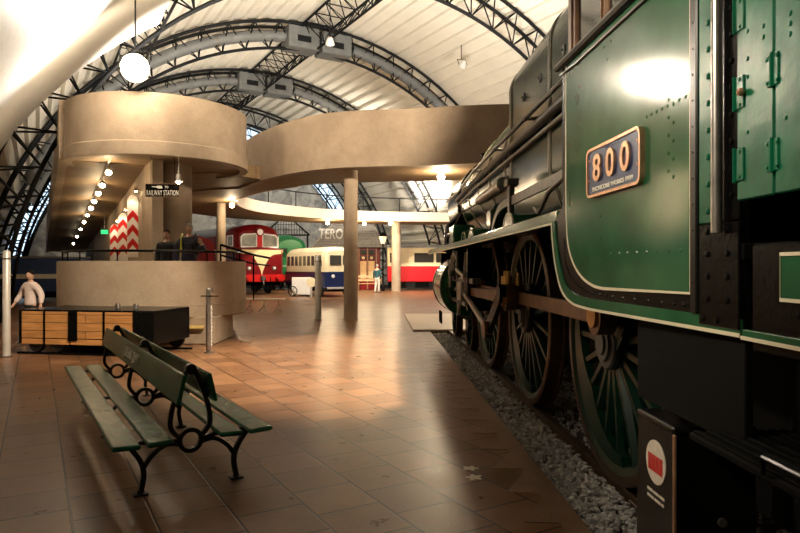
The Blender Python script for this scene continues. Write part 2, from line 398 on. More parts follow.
# ---- vault of corrugated panels
def vault_pt(a, b_ang, r): return ab(a, B0 - r*math.cos(b_ang), ZC + r*math.sin(b_ang))
th0 = math.asin(-ZC/RV)
def ceiling():
    g = G(); ribs = 62; prof = [(0.0,0.0),(0.66,0.0),(0.72,-0.13),(0.94,-0.13)]
    angs = []
    for i in range(ribs):
        for (f, d) in prof: angs.append((th0 + (PI-2*th0)*(i+f)/ribs, RV+d+0.07))
    angs.append((PI-th0, RV+0.07))
    aa = [A_NEAR + (A_FAR+0.4-A_NEAR)*i/6 for i in range(7)]
    for a in aa:
        for (t, r) in angs: g.v.append(tuple(vault_pt(a, t, r)))
    k = len(angs)
    for i in range(6):
        for j in range(k-1): g.f.append((i*k+j, i*k+j+1, (i+1)*k+j+1, (i+1)*k+j))
    # outer skin so the roof has a thickness
    o = len(g.v); n = 40
    for a in (A_NEAR, A_FAR+0.4):
        for j in range(n+1): g.v.append(tuple(vault_pt(a, th0+(PI-2*th0)*j/n, RV+0.3)))
    for j in range(n): g.f.append((o+j, o+j+1, o+n+1+j+1, o+n+1+j))
    return g
struct(ceiling().build('ceiling', M['roof'], smooth=25), 'cream ribbed barrel vault roof')

# smooth white lining under the left flank of the nearer bays
g = G(); n = 26; r0 = RV-1.42; t0 = math.asin(0.3/RV); t1 = R(48.2)
for a in (A_NEAR, 20.75):
    for r in (0.0, 0.06):
        for j in range(n+1):
            t = t0+(t1-t0)*j/n; g.v.append(tuple(vault_pt(a, t, min(RV-0.16, RV-1.16+(t1-t)*2.1)+r)))
m_ = n+1
for j in range(n):
    g.f += [(j,j+1,2*m_+j+1,2*m_+j),(m_+j,3*m_+j,3*m_+j+1,m_+j+1),(j,m_+j,m_+j+1,j+1),(2*m_+j,2*m_+j+1,3*m_+j+1,3*m_+j)]
g.f += [(0,2*m_,3*m_,m_),(n,m_+n,3*m_+n,2*m_+n)]
struct(g.build('ceiling_2', M['white'], smooth=25), 'smooth white lining under the left flank of the vault')

# ---- end walls with a glazed rim
def end_wall(a, name, glaze):
    n = 48; ri = RV - 1.15 if glaze else RV + 0.2
    g = G()
    pts = [(B0 - ri*math.cos(th0+(PI-2*th0)*j/n), max(0, ZC + ri*math.sin(th0+(PI-2*th0)*j/n))) for j in range(n+1)]
    T = Matrix.Translation(A*a) @ axes(Bv, Vector((0,0,1)), -A, (0,0,0))
    g.prism(pts, -0.25, 0.0, 'xy', T)
    return g.build(name, M['mural'] if glaze else M['concrete'], smooth=0), T
w, T = end_wall(A_FAR, 'wall_back', True); struct(w, 'grey end wall printed with old station photographs')
w, _ = end_wall(A_NEAR, 'wall_front', False); struct(w, 'plain end wall behind the viewer')
g = G(); n = 60
for k in range(n):
    a0 = th0+(PI-2*th0)*k/n; a1 = th0+(PI-2*th0)*(k+1)/n
    q = [(B0 - r*math.cos(t), ZC + r*math.sin(t)) for (r, t) in ((RV-1.15,a0),(RV+0.05,a0),(RV+0.05,a1),(RV-1.15,a1))]
    g.prism(q, -0.12, -0.09, 'xy', T)
win = struct(g.build('window_1', M['sky_glass'], smooth=0), 'daylit glazed rim of the end gable')
g = G()
for rr in (RV-1.15, RV-0.6): g.tube([T @ Vector((B0-rr*math.cos(th0+(PI-2*th0)*j/60), ZC+rr*math.sin(th0+(PI-2*th0)*j/60), -0.05)) for j in range(61)], 0.05, 6)
for k in range(0, 61, 2):
    t = th0+(PI-2*th0)*k/60
    g.tube([T @ Vector((B0-r*math.cos(t), ZC+r*math.sin(t), -0.05)) for r in (RV-1.15, RV)], 0.035, 6)
g.build('glazing_bars', M['truss'], win)

# ---- arched roof trusses, each one of its own
def arch(a, idx, t_from=None):
    N = 34; rl, ru, hw = RV-1.30, RV-0.16, 0.42
    ch = G(); wb = G()
    def P(r, t, da=0): return vault_pt(a+da, t, r)
    ts = [th0 + (PI-2*th0)*i/(2*N) for i in range(2*N+1)]
    if t_from: ts = [t for t in ts if t > t_from]; ts = ts[len(ts) % 2 == 0:]; N = len(ts)//2
    ch.tube([P(rl,t) for t in ts], 0.075, 6)
    for da in (-hw, hw): ch.tube([P(ru,t,da) for t in ts], 0.075, 6)
    for i in range(N):
        tl, tm, tr = ts[2*i], ts[2*i+1], ts[2*i+2]
        for da in (-hw, hw):
            wb.tube([P(rl,tl), P(ru,tm,da)], 0.032, 5); wb.tube([P(ru,tm,da), P(rl,tr)], 0.032, 5)
        wb.tube([P(ru,tm,-hw), P(ru,tm,hw)], 0.024, 5)
    c = ch.build('roof_beam_%d' % idx, M['truss']); struct(c, 'black arched lattice roof truss')
    wb.build('lattice', M['truss'], c, smooth=0)
for i, a in enumerate((3.9, 12.4, 20.9, 29.4, 37.9, 46.4, 51.2)): arch(a, i+1, R(49) if a < 20 else None)
# ridge truss along the crown
ch = G(); wb = G(); zt, zb = ZC+RV-0.2, ZC+RV-1.3
for (b, z) in ((B0-0.75,zt),(B0+0.75,zt),(B0,zb)): ch.tube([ab(A_NEAR,b,z), ab(A_FAR,b,z)], 0.06, 6)
k = 0; a = A_NEAR
while a < A_FAR-1.2:
    for s in (-0.75, 0.75):
        wb.tube([ab(a,B0,zb), ab(a+0.625,B0+s,zt)], 0.028, 5); wb.tube([ab(a+0.625,B0+s,zt), ab(a+1.25,B0,zb)], 0.028, 5)
    wb.tube([ab(a+0.625,B0-0.75,zt), ab(a+0.625,B0+0.75,zt)], 0.028, 5)
    wb.tube([ab(a+0.625,B0-0.75,zt), ab(a+1.875,B0+0.75,zt)], 0.022, 5)
    a += 1.25
c = struct(ch.build('roof_beam_8', M['truss']), 'black ridge truss along the crown of the roof'); wb.build('lattice', M['truss'], c, smooth=0)
# side purlin trusses (light lattice rails running along the hall)
for i, ang in enumerate((48, 132)):
    t = R(ang); ch = G(); wb = G()
    p = lambda a, r: vault_pt(a, t, r)
    ch.tube([p(A_NEAR,RV-1.3), p(A_FAR,RV-1.3)], 0.045, 6); ch.tube([p(A_NEAR,RV-0.3), p(A_FAR,RV-0.3)], 0.045, 6)
    a = A_NEAR
    while a < A_FAR-1.4:
        wb.tube([p(a,RV-1.3), p(a+0.75,RV-0.3)], 0.022, 5); wb.tube([p(a+0.75,RV-0.3), p(a+1.5,RV-1.3)], 0.022, 5); a += 1.5
    c = struct(ch.build('roof_beam_%d' % (9+i), M['truss']), 'light lattice purlin along the roof side'); wb.build('lattice', M['truss'], c, smooth=0)

# ---- air ducts and air handling boxes riding inside two of the arches
def duct(a, lab, labb):
    r = RV-0.72
    th = thing('air_duct', lab, 'duct', vault_pt(a, R(90), r)); O = th.location
    for (t0, t1) in ((24, 84), (99, 150)):
        g = G(); g.tube([vault_pt(a, R(t0+(t1-t0)*j/24), r) for j in range(25)], 0.27, 12); g.build('pipe', M['duct'], th, off=O)
        for j in (6, 12, 18):
            g = G(); g.tube([vault_pt(a, R(t0+(t1-t0)*(j-0.1)/24), r), vault_pt(a, R(t0+(t1-t0)*(j+0.1)/24), r)], 0.29, 12); g.build('collar', M['dull_steel'], th, off=O)
    for t in (87, 94.5):
        c = vault_pt(a, R(t), r-0.10)
        bx = thing('air_unit', labb[0 if t < 90 else 1], 'air unit', c, R(30), 'air handling boxes in the roof arches')
        g = G(); g.bbox((-0.8,-0.55,-0.55),(0.8,0.55,0.5), 0.04); g.build('casing', M['duct'], bx)
        g = G(); g.bbox((-0.35,-0.575,-0.25),(0.35,-0.54,0.05), 0.01); g.build('grille', M['truss'], bx)
duct(29.4, 'grey round air duct inside the roof arch crossing above the drum', ('grey air unit box on the nearer ducted arch, left of ridge truss', 'grey air unit box on the nearer ducted arch, right of ridge truss'))
duct(37.9, 'grey round air duct inside the next roof arch further down the hall', ('smaller-looking grey air unit box on the further ducted arch, left of ridge', 'smaller-looking grey air unit box on the further ducted arch, right of ridge'))

# ================================================================== THE CONCRETE WALKWAYS
DC = Vector((-6.95, 18.2)); DR = 2.45                    # drum: centre and radius
ZB, ZT = 4.40, 5.97
outer = catmull([(9,17.2,0),(5,17.1,0),(1.9,17.35,0),(0.84,17.65,0),(-1.58,18.05,0),(-3.1,19.1,0),(-4.5,20.9,0),(-5.56,22.6,0),(-7.2,23.4,0),(-9.6,25,0),(-11.2,29,0),(-11.2,33,0),(-9.2,37.8,0),(-5,41,0),(0,42.4,0),(5,42.6,0),(9,42.4,0)], 5)
inner = catmull([(9,20.5,0),(5,20.4,0),(3,20.5,0),(0,20.9,0),(-2.2,21.4,0),(-3.6,22.1,0),(-5.0,23.4,0),(-6.2,25.2,0),(-7.2,27.3,0),(-7.6,30,0),(-7.35,32.3,0),(-6.5,34.3,0),(-5.2,36.2,0),(-3.4,37.7,0),(0,39.0,0),(4,39.5,0),(9,39.5,0)], 5)
g = G(); k = len(outer)
for z in (ZB, 4.92):
    for p, q in zip(outer, inner): g.v += [(p.x,p.y,z),(q.x,q.y,z)]
for i in range(k-1):
    a, b = 2*i, 2*i+2; u = 2*k
    g.f += [(a,a+1,b+1,b), (u+a,u+b,u+b+1,u+a+1), (a,b,u+b,u+a), (a+1,u+a+1,u+b+1,b+1)]
g.f += [(0,2*k,2*k+1,1), (2*k-2,2*k-1,4*k-1,4*k-2)]
struct(g.build('slab_2', M['soffit']), 'board-marked ring shaped walkway slab')
def wall_strip(pts, th, z0, z1):
    g = G(); L = []; Rr = []; k = len(pts)
    for i in range(k):
        t = (pts[min(i+1,k-1)] - pts[max(i-1,0)]); t = Vector((t.x,t.y,0)).normalized(); n = Vector((-t.y,t.x,0))
        L.append(pts[i]+n*0.0); Rr.append(pts[i]-n*th)
    for P in (L, Rr):
        for z in (z0, z1): g.v += [(p.x,p.y,z) for p in P]
    for i in range(k-1):
        a,b,c,d = i, k+i, 2*k+i, 3*k+i
        g.f += [(a,a+1,b+1,b),(c,d,d+1,c+1),(b,b+1,d+1,d),(a,c,c+1,a+1)]
    g.f += [(0,k,3*k,2*k),(k-1,3*k-1,4*k-1,2*k-1)]
    return g
front = [p for p in outer if p.y < 22.7 and p.x < 9.1][:36]
front = [p for p in front if p.x > -5.7]
struct(wall_strip(front, -0.22, ZB-0.02, ZT).build('wall_left', M['concrete']), 'curved concrete parapet of the bridge over the hall')
# fascia of the far side of the ring
struct(wall_strip([p for p in inner if p.y > 22], 0.12, ZB-0.02, 4.95).build('trim_3', M['pale_slab']), 'pale fascia around the inner edge of the ring walkway')
# drum: a round concrete parapet with a lip, and its slab
pr = [(DR-0.2,ZT),(DR,ZT),(DR,ZB+0.36),(DR+0.035,ZB+0.33),(DR+0.035,ZB),(DR-0.2,ZB)]
g = G()
g.lathe([(r,z) for r,z in pr]+[pr[0]], (DC.x,DC.y,0), n=72, a0=R(-190), a1=R(62))
struct(g.build('wall_right', M['concrete']), 'round drum shaped concrete parapet at the bend of the walkway')
g = G(); g.lathe([(0.001,ZB+0.06),(DR-0.02,ZB+0.06),(DR-0.02,ZB+0.45),(0.001,ZB+0.45)], (DC.x,DC.y,0), n=64)
g.prism([(-5.6,19.2),(-4.5,20.7),(-5.4,22.9),(-8,24.4),(-10,24),(-8.5,20.2)], ZB+0.04, ZB+0.44)
struct(g.build('slab_3', M['soffit']), 'round board-marked slab under the drum')
# the ramp falling away to the left under the same line
a0r = DC.x*A.x + DC.y*A.y; bl, br_ = 0.70, 3.9
def rz_(a): return ZB + 0.05 - 0.072*(a-a0r)
g = G(); a1r = 46.0
P = []
for a in (a0r, a1r):
    for b in (bl, br_):
        for dz in (0.0, 0.42): P.append(ab(a, b, rz_(a)+dz))
g.add(P, [(0,2,6,4),(1,5,7,3),(0,1,3,2),(4,6,7,5),(0,4,5,1),(2,3,7,6)])
struct(g.build('slab_4', M['soffit'], smooth=0), 'board-marked sloping underside of the concrete ramp')
g = G(); P = []
for a in (a0r-0.3, a1r):
    for b in (bl-0.18, bl+0.04):
        for dz in (-0.05, 1.52): P.append(ab(a, b, rz_(a)+dz))
g.add(P, [(0,2,6,4),(1,5,7,3),(0,1,3,2),(4,6,7,5),(0,4,5,1),(2,3,7,6)])
struct(g.build('trim_4', M['concrete'], smooth=0), 'concrete side parapet of the ramp')
# wall carrying the ramp, and the round pier at its end
g = G(); P = []
for a in (18.0, 44.0):
    for b in (2.70, 2.98):
        P.append(ab(a, b, 0)); P.append(ab(a, b, rz_(a)+0.02))
g.add(P, [(0,2,6,4),(1,5,7,3),(0,1,3,2),(4,6,7,5),(0,4,5,1),(2,3,7,6)])
struct(g.build('wall_centre', M['concrete'], smooth=0), 'concrete wall under the ramp hung with chevron boards')
def column(name, x, y, r, z, lab):
    g = G(); g.lathe([(r,0),(r,z)], (x,y,0), n=32); g.lathe([(r+0.02,0),(r+0.02,0.04),(r,0.045)], (x,y,0), n=32)
    struct(g.build(name, M['concrete']), lab)
column('pillar_1', -6.40, 18.05, 0.42, ZB+0.1, 'thick round concrete pier behind the sign')
column('pillar_2', -1.45, 18.55, 0.205, ZB+0.02, 'slim concrete column under the bridge')
column('pillar_3', -7.95, 28.0, 0.20, ZB+0.02, 'pale column left of the red locomotive')
column('pillar_4', -0.25, 40.2, 0.29, ZB+0.02, 'pale column before the red coach')

# raised round platform with its parapet
PC = Vector((-5.5, 14.2)); PR = 1.97
g = G(); g.lathe([(PR-0.16,1.69),(PR,1.69),(PR,0.80),(PR+0.012,0.79),(PR,0.78),(PR,0.56),(PR-0.04,0.52),(PR-0.16,0.52),(PR-0.16,1.69)], (PC.x,PC.y,0), n=72, a0=R(-205), a1=R(25))
P0 = PC + Vector((PR*math.cos(R(25)), PR*math.sin(R(25)))); P1 = PC + Vector((PR*math.cos(R(-205)), PR*math.sin(R(-205))))
struct(g.build('wall_platform', M['concrete']), 'rounded concrete parapet of the low platform')
g = G(); g.lathe([(0.001,0.55),(PR-0.05,0.55),(PR-0.05,0.75),(0.001,0.75)], (PC.x,PC.y,0), n=64)
g.prism([(-7.4,14.6),(-3.75,14.6),(-4.35,16.6),(-5.1,19.0),(-9.5,20.0)], 0.55, 0.75)
struct(g.build('slab_5', M['concrete']), 'deck of the low platform')
g = G(); g.bbox((-7.2,12.75,0.0),(-3.76,14.2,0.56), 0.02); g.prism([(-7.2,14.2),(-3.80,14.2),(-4.6,16.6),(-5.3,19.0),(-9.0,19.0)],0,0.55)
struct(g.build('trim_5', M['concrete']), 'recessed base under the low platform')
g = G(); g.bbox((-5.2,12.62,0.33),(-3.95,12.72,0.39), 0.008)
struct(g.build('trim_6', M['yellow']), 'pale yellow strip along the platform base')
# handrail round the platform
th = thing('handrail', 'thin black handrail on top of the rounded concrete parapet', 'handrail', (PC.x,PC.y,1.69))
rr = PR-0.10
g = G(); pts = [(rr*math.cos(R(t)), rr*math.sin(R(t)), 0.20) for t in range(-172, 6, 6)]
g.tube(pts, 0.026, 8); g.build('rail', M['black'], th)
for t in (-172,-145,-118,-91,-64,-37,-10,2):
    g = G(); x, y = rr*math.cos(R(t)), rr*math.sin(R(t)); g.cyl((x,y,-0.01),(x,y,0.19),0.014,8); g.cyl((x,y,-0.005),(x,y,0.012),0.035,10); g.build('post', M['black'], th)
th = thing('handrail', 'black sloping rail beside the ramp right of the man with backpack', 'handrail', (-4.0,15.0,0.75))
g = G(); g.tube([(-0.3,0.1,1.35),(0.35,0.7,1.12),(0.6,1.4,1.05)], 0.03, 8); g.tube([(-0.3,0.1,1.1),(0.35,0.7,0.9),(0.6,1.4,0.85)], 0.022, 8); g.build('rail', M['black'], th)
for p in ((-0.3,0.1,1.35),(0.35,0.7,1.12)):
    g = G(); g.cyl((p[0],p[1],-0.0),(p[0],p[1],p[2]),0.02,8); g.build('post', M['black'], th)
# railing around the opening of the ring walkway: one thing, posts and rails as parts
th = thing('balustrade', 'thin black balustrade around the far ring walkway', 'railing', (-6.5,34.3,4.92))
rail = [Vector((p.x,p.y,0)) for p in inner if p.y > 22.3]
ctr = Vector((2,30,0))
rail = [p + (p-ctr).normalized()*0.12 for p in rail]
O = th.location
g = G(); g.tube([(p.x,p.y,5.80) for p in rail], 0.035, 6); g.build('rail', M['truss'], th, off=O)
acc = 2.0
for p, q in zip(rail, rail[1:]):
    acc += (q-p).length
    if acc > 2.1:
        g = G(); g.cyl((q.x,q.y,4.92),(q.x,q.y,5.80),0.03,6); g.build('post', M['truss'], th, off=O); acc = 0
# ================================================================== TRACK
def tracked(name, label, cat, x, y, z=0.0, group=None): return thing(name, label, cat, Lw(x,y,z), R(2), group)
RZ = 0.02                                                # rail head height
for i, (x, lab) in enumerate(((1.77,'rusty brown rail under the near wheels of the green steam locomotive'), (3.37,'rail under the far wheels of the green steam locomotive'))):
    o = tracked('rail', lab, 'rail', x, 6.0, -0.10)
    g = G(); prof = [(-0.065,0),(0.065,0),(0.065,0.012),(0.012,0.02),(0.012,0.085),(0.034,0.09),(0.034,0.12),(-0.034,0.12),(-0.034,0.09),(-0.012,0.085),(-0.012,0.02),(-0.065,0.012)]
    g.prism(prof, -9.2, 9.3, 'xz'); g.build('rail_section', M['tyre'], o, smooth=0)
    for yy in (-2, 3.5):
        g = G(); g.bbox((-0.045,yy-0.3,0.03),(-0.012,yy+0.3,0.075),0.008); g.build('fishplate', M['tyre'], o)
# ballast: one uncountable spread of stones
def ballast():
    rnd = random.Random(3); g = G()
    phi = (1+5**0.5)/2
    ico = [Vector(p).normalized() for p in ((-1,phi,0),(1,phi,0),(-1,-phi,0),(1,-phi,0),(0,-1,phi),(0,1,phi),(0,-1,-phi),(0,1,-phi),(phi,0,-1),(phi,0,1),(-phi,0,-1),(-phi,0,1))]
    fc = [(0,11,5),(0,5,1),(0,1,7),(0,7,10),(0,10,11),(1,5,9),(5,11,4),(11,10,2),(10,7,6),(7,1,8),(3,9,4),(3,4,2),(3,2,6),(3,6,8),(3,8,9),(4,9,5),(2,4,11),(6,2,10),(8,6,7),(9,8,1)]
    def stone(x, y, z, s):
        rot = Matrix.Rotation(rnd.uniform(0,6.3),3,'X') @ Matrix.Rotation(rnd.uniform(0,6.3),3,'Z')
        sx, sy, sz = rnd.uniform(0.7,1.3), rnd.uniform(0.7,1.2), rnd.uniform(0.45,0.8)
        vs = []
        for p in ico:
            k = rnd.uniform(0.75,1.15); q = rot @ Vector((p.x*sx*k, p.y*sy*k, p.z*sz*k)); w = LROT @ Vector((x+q.x*s, y+q.y*s, max(z+q.z*s, -0.099))); vs.append(w)
        g.add(vs, fc)
    def fill(x0, x1, y0, y1, dens, zb):
        for _ in range(int((x1-x0)*(y1-y0)*dens)):
            s = rnd.uniform(0.012,0.030); stone(rnd.uniform(x0+0.02,x1-0.02), rnd.uniform(y0,y1), zb+rnd.uniform(-0.03,0.03), s)
    fill(1.27,1.72,1.6,6.5,1500,-0.05); fill(1.27,1.72,6.5,15.2,620,-0.05)
    fill(1.83,3.3,1.6,8.0,300,-0.05); fill(1.83,3.3,8.0,15.2,120,-0.06)
    return g
o = ballast().build('gravel', M['gravel'], smooth=0); tag(o, 'grey crushed stone ballast between the paver edge and the rail', 'gravel', kind='stuff')

# ================================================================== THE STEAM LOCOMOTIVE
LX, LY = 2.57, 7.0
loco = tracked('steam_locomotive', 'big green steam locomotive with a number 800 plate on its cab side', 'locomotive', LX, LY, RZ)
OFF = (LX, LY, RZ)
def lp(g, name, m, parent=loco, smooth=35): return g.build(name, m, parent, smooth, off=OFF)
YC = (4.55, 7.15, 9.75); WR = 1.0; AX = RZ + WR          # driving axles
SX = 1.20                                               # plane of the cab side
# --- frames (dark), behind the wheels
g = G(); g.bbox((1.93,2.3,0.55),(2.02,15.0,1.80),0.01); g.bbox((3.12,2.3,0.55),(3.21,15.0,1.80),0.01)
for yy in (2.4,5.9,8.5,11.2,14.9): g.box((2.02,yy,0.7),(3.12,yy+0.05,1.75))
lp(g, 'main_frame', M['matte_black'])
g = G(); g.bbox((2.1,3.95,1.0),(3.04,7.3,2.2),0.05); lp(g, 'ashpan', M['matte_black'])
# --- boiler, firebox, smokebox
BZ = 2.92
g = G(); g.lathe([(0.6,7.5),(0.975,7.55),(0.965,10.0),(0.90,11.6),(0.88,13.0),(0.6,13.02)], (LX,0,BZ), 'y', 56); boiler = lp(g, 'boiler', M['boiler_green'])
for yy, rr in ((7.95,0.976),(9.05,0.972),(10.15,0.962),(11.55,0.907),(12.75,0.888)):
    g = G(); g.lathe([(rr-0.02,yy-0.03),(rr+0.008,yy-0.03),(rr+0.008,yy+0.03),(rr-0.02,yy+0.03)], (LX,0,BZ), 'y', 56); b_ = lp(g, 'boiler_band', M['black_shiny'], boiler)
    for d in (-0.036, 0.036):
        g = G(); g.lathe([(rr-0.02,yy+d-0.006),(rr+0.005,yy+d-0.006),(rr+0.005,yy+d+0.006),(rr-0.02,yy+d+0.006)], (LX,0,BZ), 'y', 56); lp(g, 'band_line', M['cream_line'], boiler)
# Belpaire firebox: flat sides, rounded shoulders
def fbsec(w, zt, rr, zb): 
    pts = [(-w*0.80, zb), (-w, zb+0.5)]
    for i in range(9):
        t = PI - PI/2*i/8; pts.append((-w+rr+rr*math.cos(t), zt-rr+rr*math.sin(t)))
    return pts + [(-x, z) for x, z in reversed(pts)]
g = G(); secs = [(3.95,0.99,3.98,0.36,2.0),(7.55,0.99,4.02,0.36,1.9),(7.66,0.96,3.99,0.34,1.92),(7.70,0.88,3.91,0.30,2.0)]
ks = None
for (yy,w_,zt_,r_,zb_) in secs:
    p = fbsec(w_,zt_,r_,zb_); ks = len(p); g.v += [(LX+x,yy,z) for x,z in p]
for i in range(len(secs)-1):
    for j in range(ks): g.f.append((i*ks+j, i*ks+(j+1)%ks, (i+1)*ks+(j+1)%ks, (i+1)*ks+j))
g.f += [tuple(range(ks)), tuple(range((len(secs)-1)*ks, len(secs)*ks))]
fire = lp(g, 'firebox', M['boiler_green'])
for yy in (5.75, 7.45):
    for d, m_, hw_, e in ((0,'black_shiny',0.028,0.008),(-0.036,'cream_line',0.006,0.006),(0.036,'cream_line',0.006,0.006)):
        p = fbsec(0.99+e,4.005+e,0.36,1.95); g = G(); k_ = len(p)
        g.v += [(LX+x,yy+d-hw_,z) for x,z in p]+[(LX+x,yy+d+hw_,z) for x,z in p]
        g.f += [(j,(j+1)%k_,k_+(j+1)%k_,k_+j) for j in range(k_-1)] + [tuple(range(k_)), tuple(range(k_,2*k_))]
        lp(g, 'firebox_band' if d == 0 else 'band_line', M[m_], fire)
for yy in (4.6,5.3,6.1,6.8):
    g = G(); g.lathe([(0.001,-0.006),(0.04,-0.006),(0.05,0.0),(0.05,0.02)], (1.577,yy,3.42), 'x', 20); g.ball((1.57,yy,3.42),0.014,8); lp(g, 'washout_plug', M['black_shiny'], fire)
g = G(); g.lathe([(0.3,13.0),(0.93,13.0),(0.93,14.75),(0.88,14.8),(0.001,14.82)], (LX,0,BZ), 'y', 48); smoke = lp(g, 'smokebox', M['black'])
g = G(); g.lathe([(0.70,14.8),(0.68,14.86),(0.5,14.95),(0.001,15.02)], (LX,0,BZ), 'y', 40); g.cyl((LX,15.0,BZ),(LX,15.08,BZ),0.05,12); lp(g, 'smokebox_door', M['black'], smoke)
g = G(); g.lathe([(0.42,0.84),(0.30,0.98),(0.26,1.06),(0.27,1.12),(0.30,1.15),(0.24,1.15),(0.22,0.9)], (LX,13.9,BZ), 'z', 28); lp(g, 'chimney', M['black'])
g = G(); g.lathe([(0.42,0.86),(0.34,0.98),(0.31,1.08),(0.2,1.15),(0.001,1.17)], (LX,10.7,BZ), 'z', 28); lp(g, 'dome', M['boiler_green'])
for x in (2.4,2.74):
    g = G(); g.lathe([(0.06,0),(0.06,0.08),(0.03,0.1),(0.03,0.16),(0.001,0.17)], (x,7.0,4.0), 'z', 14); lp(g, 'safety_valve', M['brass'])
# handrail, pipes and fittings along the boiler side
g = G(); g.tube([(1.51,4.0,3.10),(1.51,7.9,3.10),(1.52,10.0,3.10),(1.60,12.5,3.08),(1.60,14.6,3.08)], 0.022, 8); hr = lp(g, 'handrail', M['black_shiny'])
for yy,x in ((4.7,1.51),(6.4,1.51),(8.1,1.51),(9.9,1.52),(11.9,1.58),(13.9,1.6)):
    g = G(); g.ball((x,yy,3.10),0.036,8); g.cyl((x,yy,3.10),(1.68,yy,3.08),0.018,6); lp(g, 'handrail_knob', M['steel'], hr)
g = G(); g.tube([(1.535,4.0,2.95),(1.535,8.0,2.95),(1.56,10.2,2.95),(1.63,13.0,2.95)], 0.042, 10); lp(g, 'ejector_pipe', M['black_shiny'])
g = G(); g.tube([(1.545,4.0,2.84),(1.545,8.0,2.84),(1.575,10.2,2.85),(1.64,12.7,2.85)], 0.024, 8); lp(g, 'small_pipe', M['dull_steel'])
g = G(); g.tube([(1.60,8.1,2.64),(1.60,9.9,2.62)], 0.075, 12); g.tube([(1.60,8.1,2.64),(1.60,8.0,2.64)], 0.09, 12); lp(g, 'feed_pipe', M['steel'])
g = G(); g.tube([(1.40,4.0,2.34),(1.42,5.2,2.20),(1.44,5.6,2.06),(1.44,5.75,2.12)], 0.02, 8); lp(g, 'sand_pipe', M['dull_steel'])
# reversing reach rod with its curved bracket
g = G(); g.prism([(4.0,2.24),(6.75,2.24),(6.75,2.33),(4.0,2.33)], 1.42, 1.45, 'yz'); reach = lp(g, 'reach_rod', M['dull_steel'], smooth=0)
arc = [(6.75,2.285),(7.1,2.29),(7.45,2.25),(7.75,2.12),(7.88,1.97)]
g = G(); g.band([(p.x,p.y) for p in catmull([(a,b,0) for a,b in arc],5)], 0.085, 1.425, 1.445); lp(g, 'reach_bracket', M['dull_steel'], reach, smooth=0)
g = G(); g.bbox((1.40,6.68,1.94),(1.46,6.78,2.50),0.01); g.bbox((1.37,6.64,2.44),(1.50,6.82,2.52),0.01); lp(g, 'reach_post', M['dull_steel'], reach)
# --- running plate and valance
g = G(); g.bbox((SX+0.015,4.0,1.93),(3.94,15.0,1.965),0.006); lp(g, 'running_plate', M['black'])
g = G(); g.bbox((SX,4.19,1.868),(SX+0.025,15.0,1.955),0.004); lp(G().bbox((3.915,4.19,1.868),(3.94,15.0,1.955),0.004), 'valance', M['loco_green']); val = lp(g, 'valance', M['loco_green'])
g = G(); g.box((SX-0.003,4.19,1.868),(SX,15.0,1.882)); lp(g, 'valance_line', M['cream_line'], val, smooth=0)
g = G(); g.bbox((1.26,10.5,1.965),(1.62,11.15,2.28),0.02); lp(g, 'lubricator_box', M['loco_green'])
g = G(); g.cyl((1.24,10.8,2.12),(1.18,10.8,2.12),0.03,10); g.tube([(1.3,10.6,2.28),(1.35,10.3,2.45),(1.62,10.1,2.6)],0.012,6); lp(g, 'lubricator_fitting', M['dull_steel'])
g = G(); g.tube([(1.75,13.1,2.6),(1.5,12.9,2.35),(1.45,12.7,1.9)],0.13,12); lp(g, 'steam_pipe', M['black'])
for yy in (6.55, 9.2, 10.0):
    g = G(); rr = 0.30
    g.prism([(yy+rr*math.cos(t),1.962+rr*0.62*math.sin(t)) for t in [PI*i/16 for i in range(17)]], 1.36, 1.72, 'yz'); sp = lp(g, 'splasher', M['loco_green'])
    g = G(); g.band([(yy+(rr-0.04)*math.cos(t),1.965+(rr-0.04)*0.62*math.sin(t)) for t in [PI*i/16 for i in range(17)]],0.012,1.356,1.36); lp(g, 'splasher_line', M['cream_line'], sp, smooth=0)
g = G(); g.bbox((1.55,8.6,1.965),(1.85,9.0,2.40),0.05); g.lathe([(0.1,2.40),(0.07,2.46),(0.001,2.47)],(1.7,8.8,0),'z',14); lp(g, 'mechanical_lubricator', M['boiler_green'])
# --- cab
def curve2(p, n=6): return [(q.x,q.y) for q in catmull([(a,b,0) for a,b in p], n)]
low = curve2([(3.25,1.34),(3.55,1.342),(3.80,1.36),(3.985,1.43),(4.09,1.56),(4.16,1.72),(4.19,1.875)])
prof = [(2.11,1.34)] + low + [(4.0,1.955),(4.0,2.85),(2.11,2.85)]
g = G(); g.prism(prof, SX+0.012, SX+0.035, 'yz')
g.prism([(2.11,2.84),(2.36,2.84),(2.36,3.60),(2.11,3.60)], SX+0.012, SX+0.035, 'yz'); g.prism([(2.11,3.45),(4.0,3.45),(4.0,3.62),(2.11,3.62)], SX+0.012, SX+0.035, 'yz')
for (x,y,z) in [(SX+0.012,y,z) for (y,z) in [(p[0]-0.0,p[1]) for p in curve2([(2.5,1.425),(3.3,1.425),(3.6,1.445),(3.8,1.50),(3.93,1.60),(3.97,1.75)],7)]] + [(SX+0.012,3.95,1.85+0.11*i) for i in range(10)]: g.ball((x,y,z), 0.010, 8, (0.55,1,1))
side = lp(g, 'cab_side', M['black'], smooth=20)
g = G(); g.prism([(2.11,1.34),(4.0,1.34),(4.0,3.6),(2.11,3.6)], 3.905, 3.93, 'yz'); lp(g, 'cab_side', M['loco_green'])
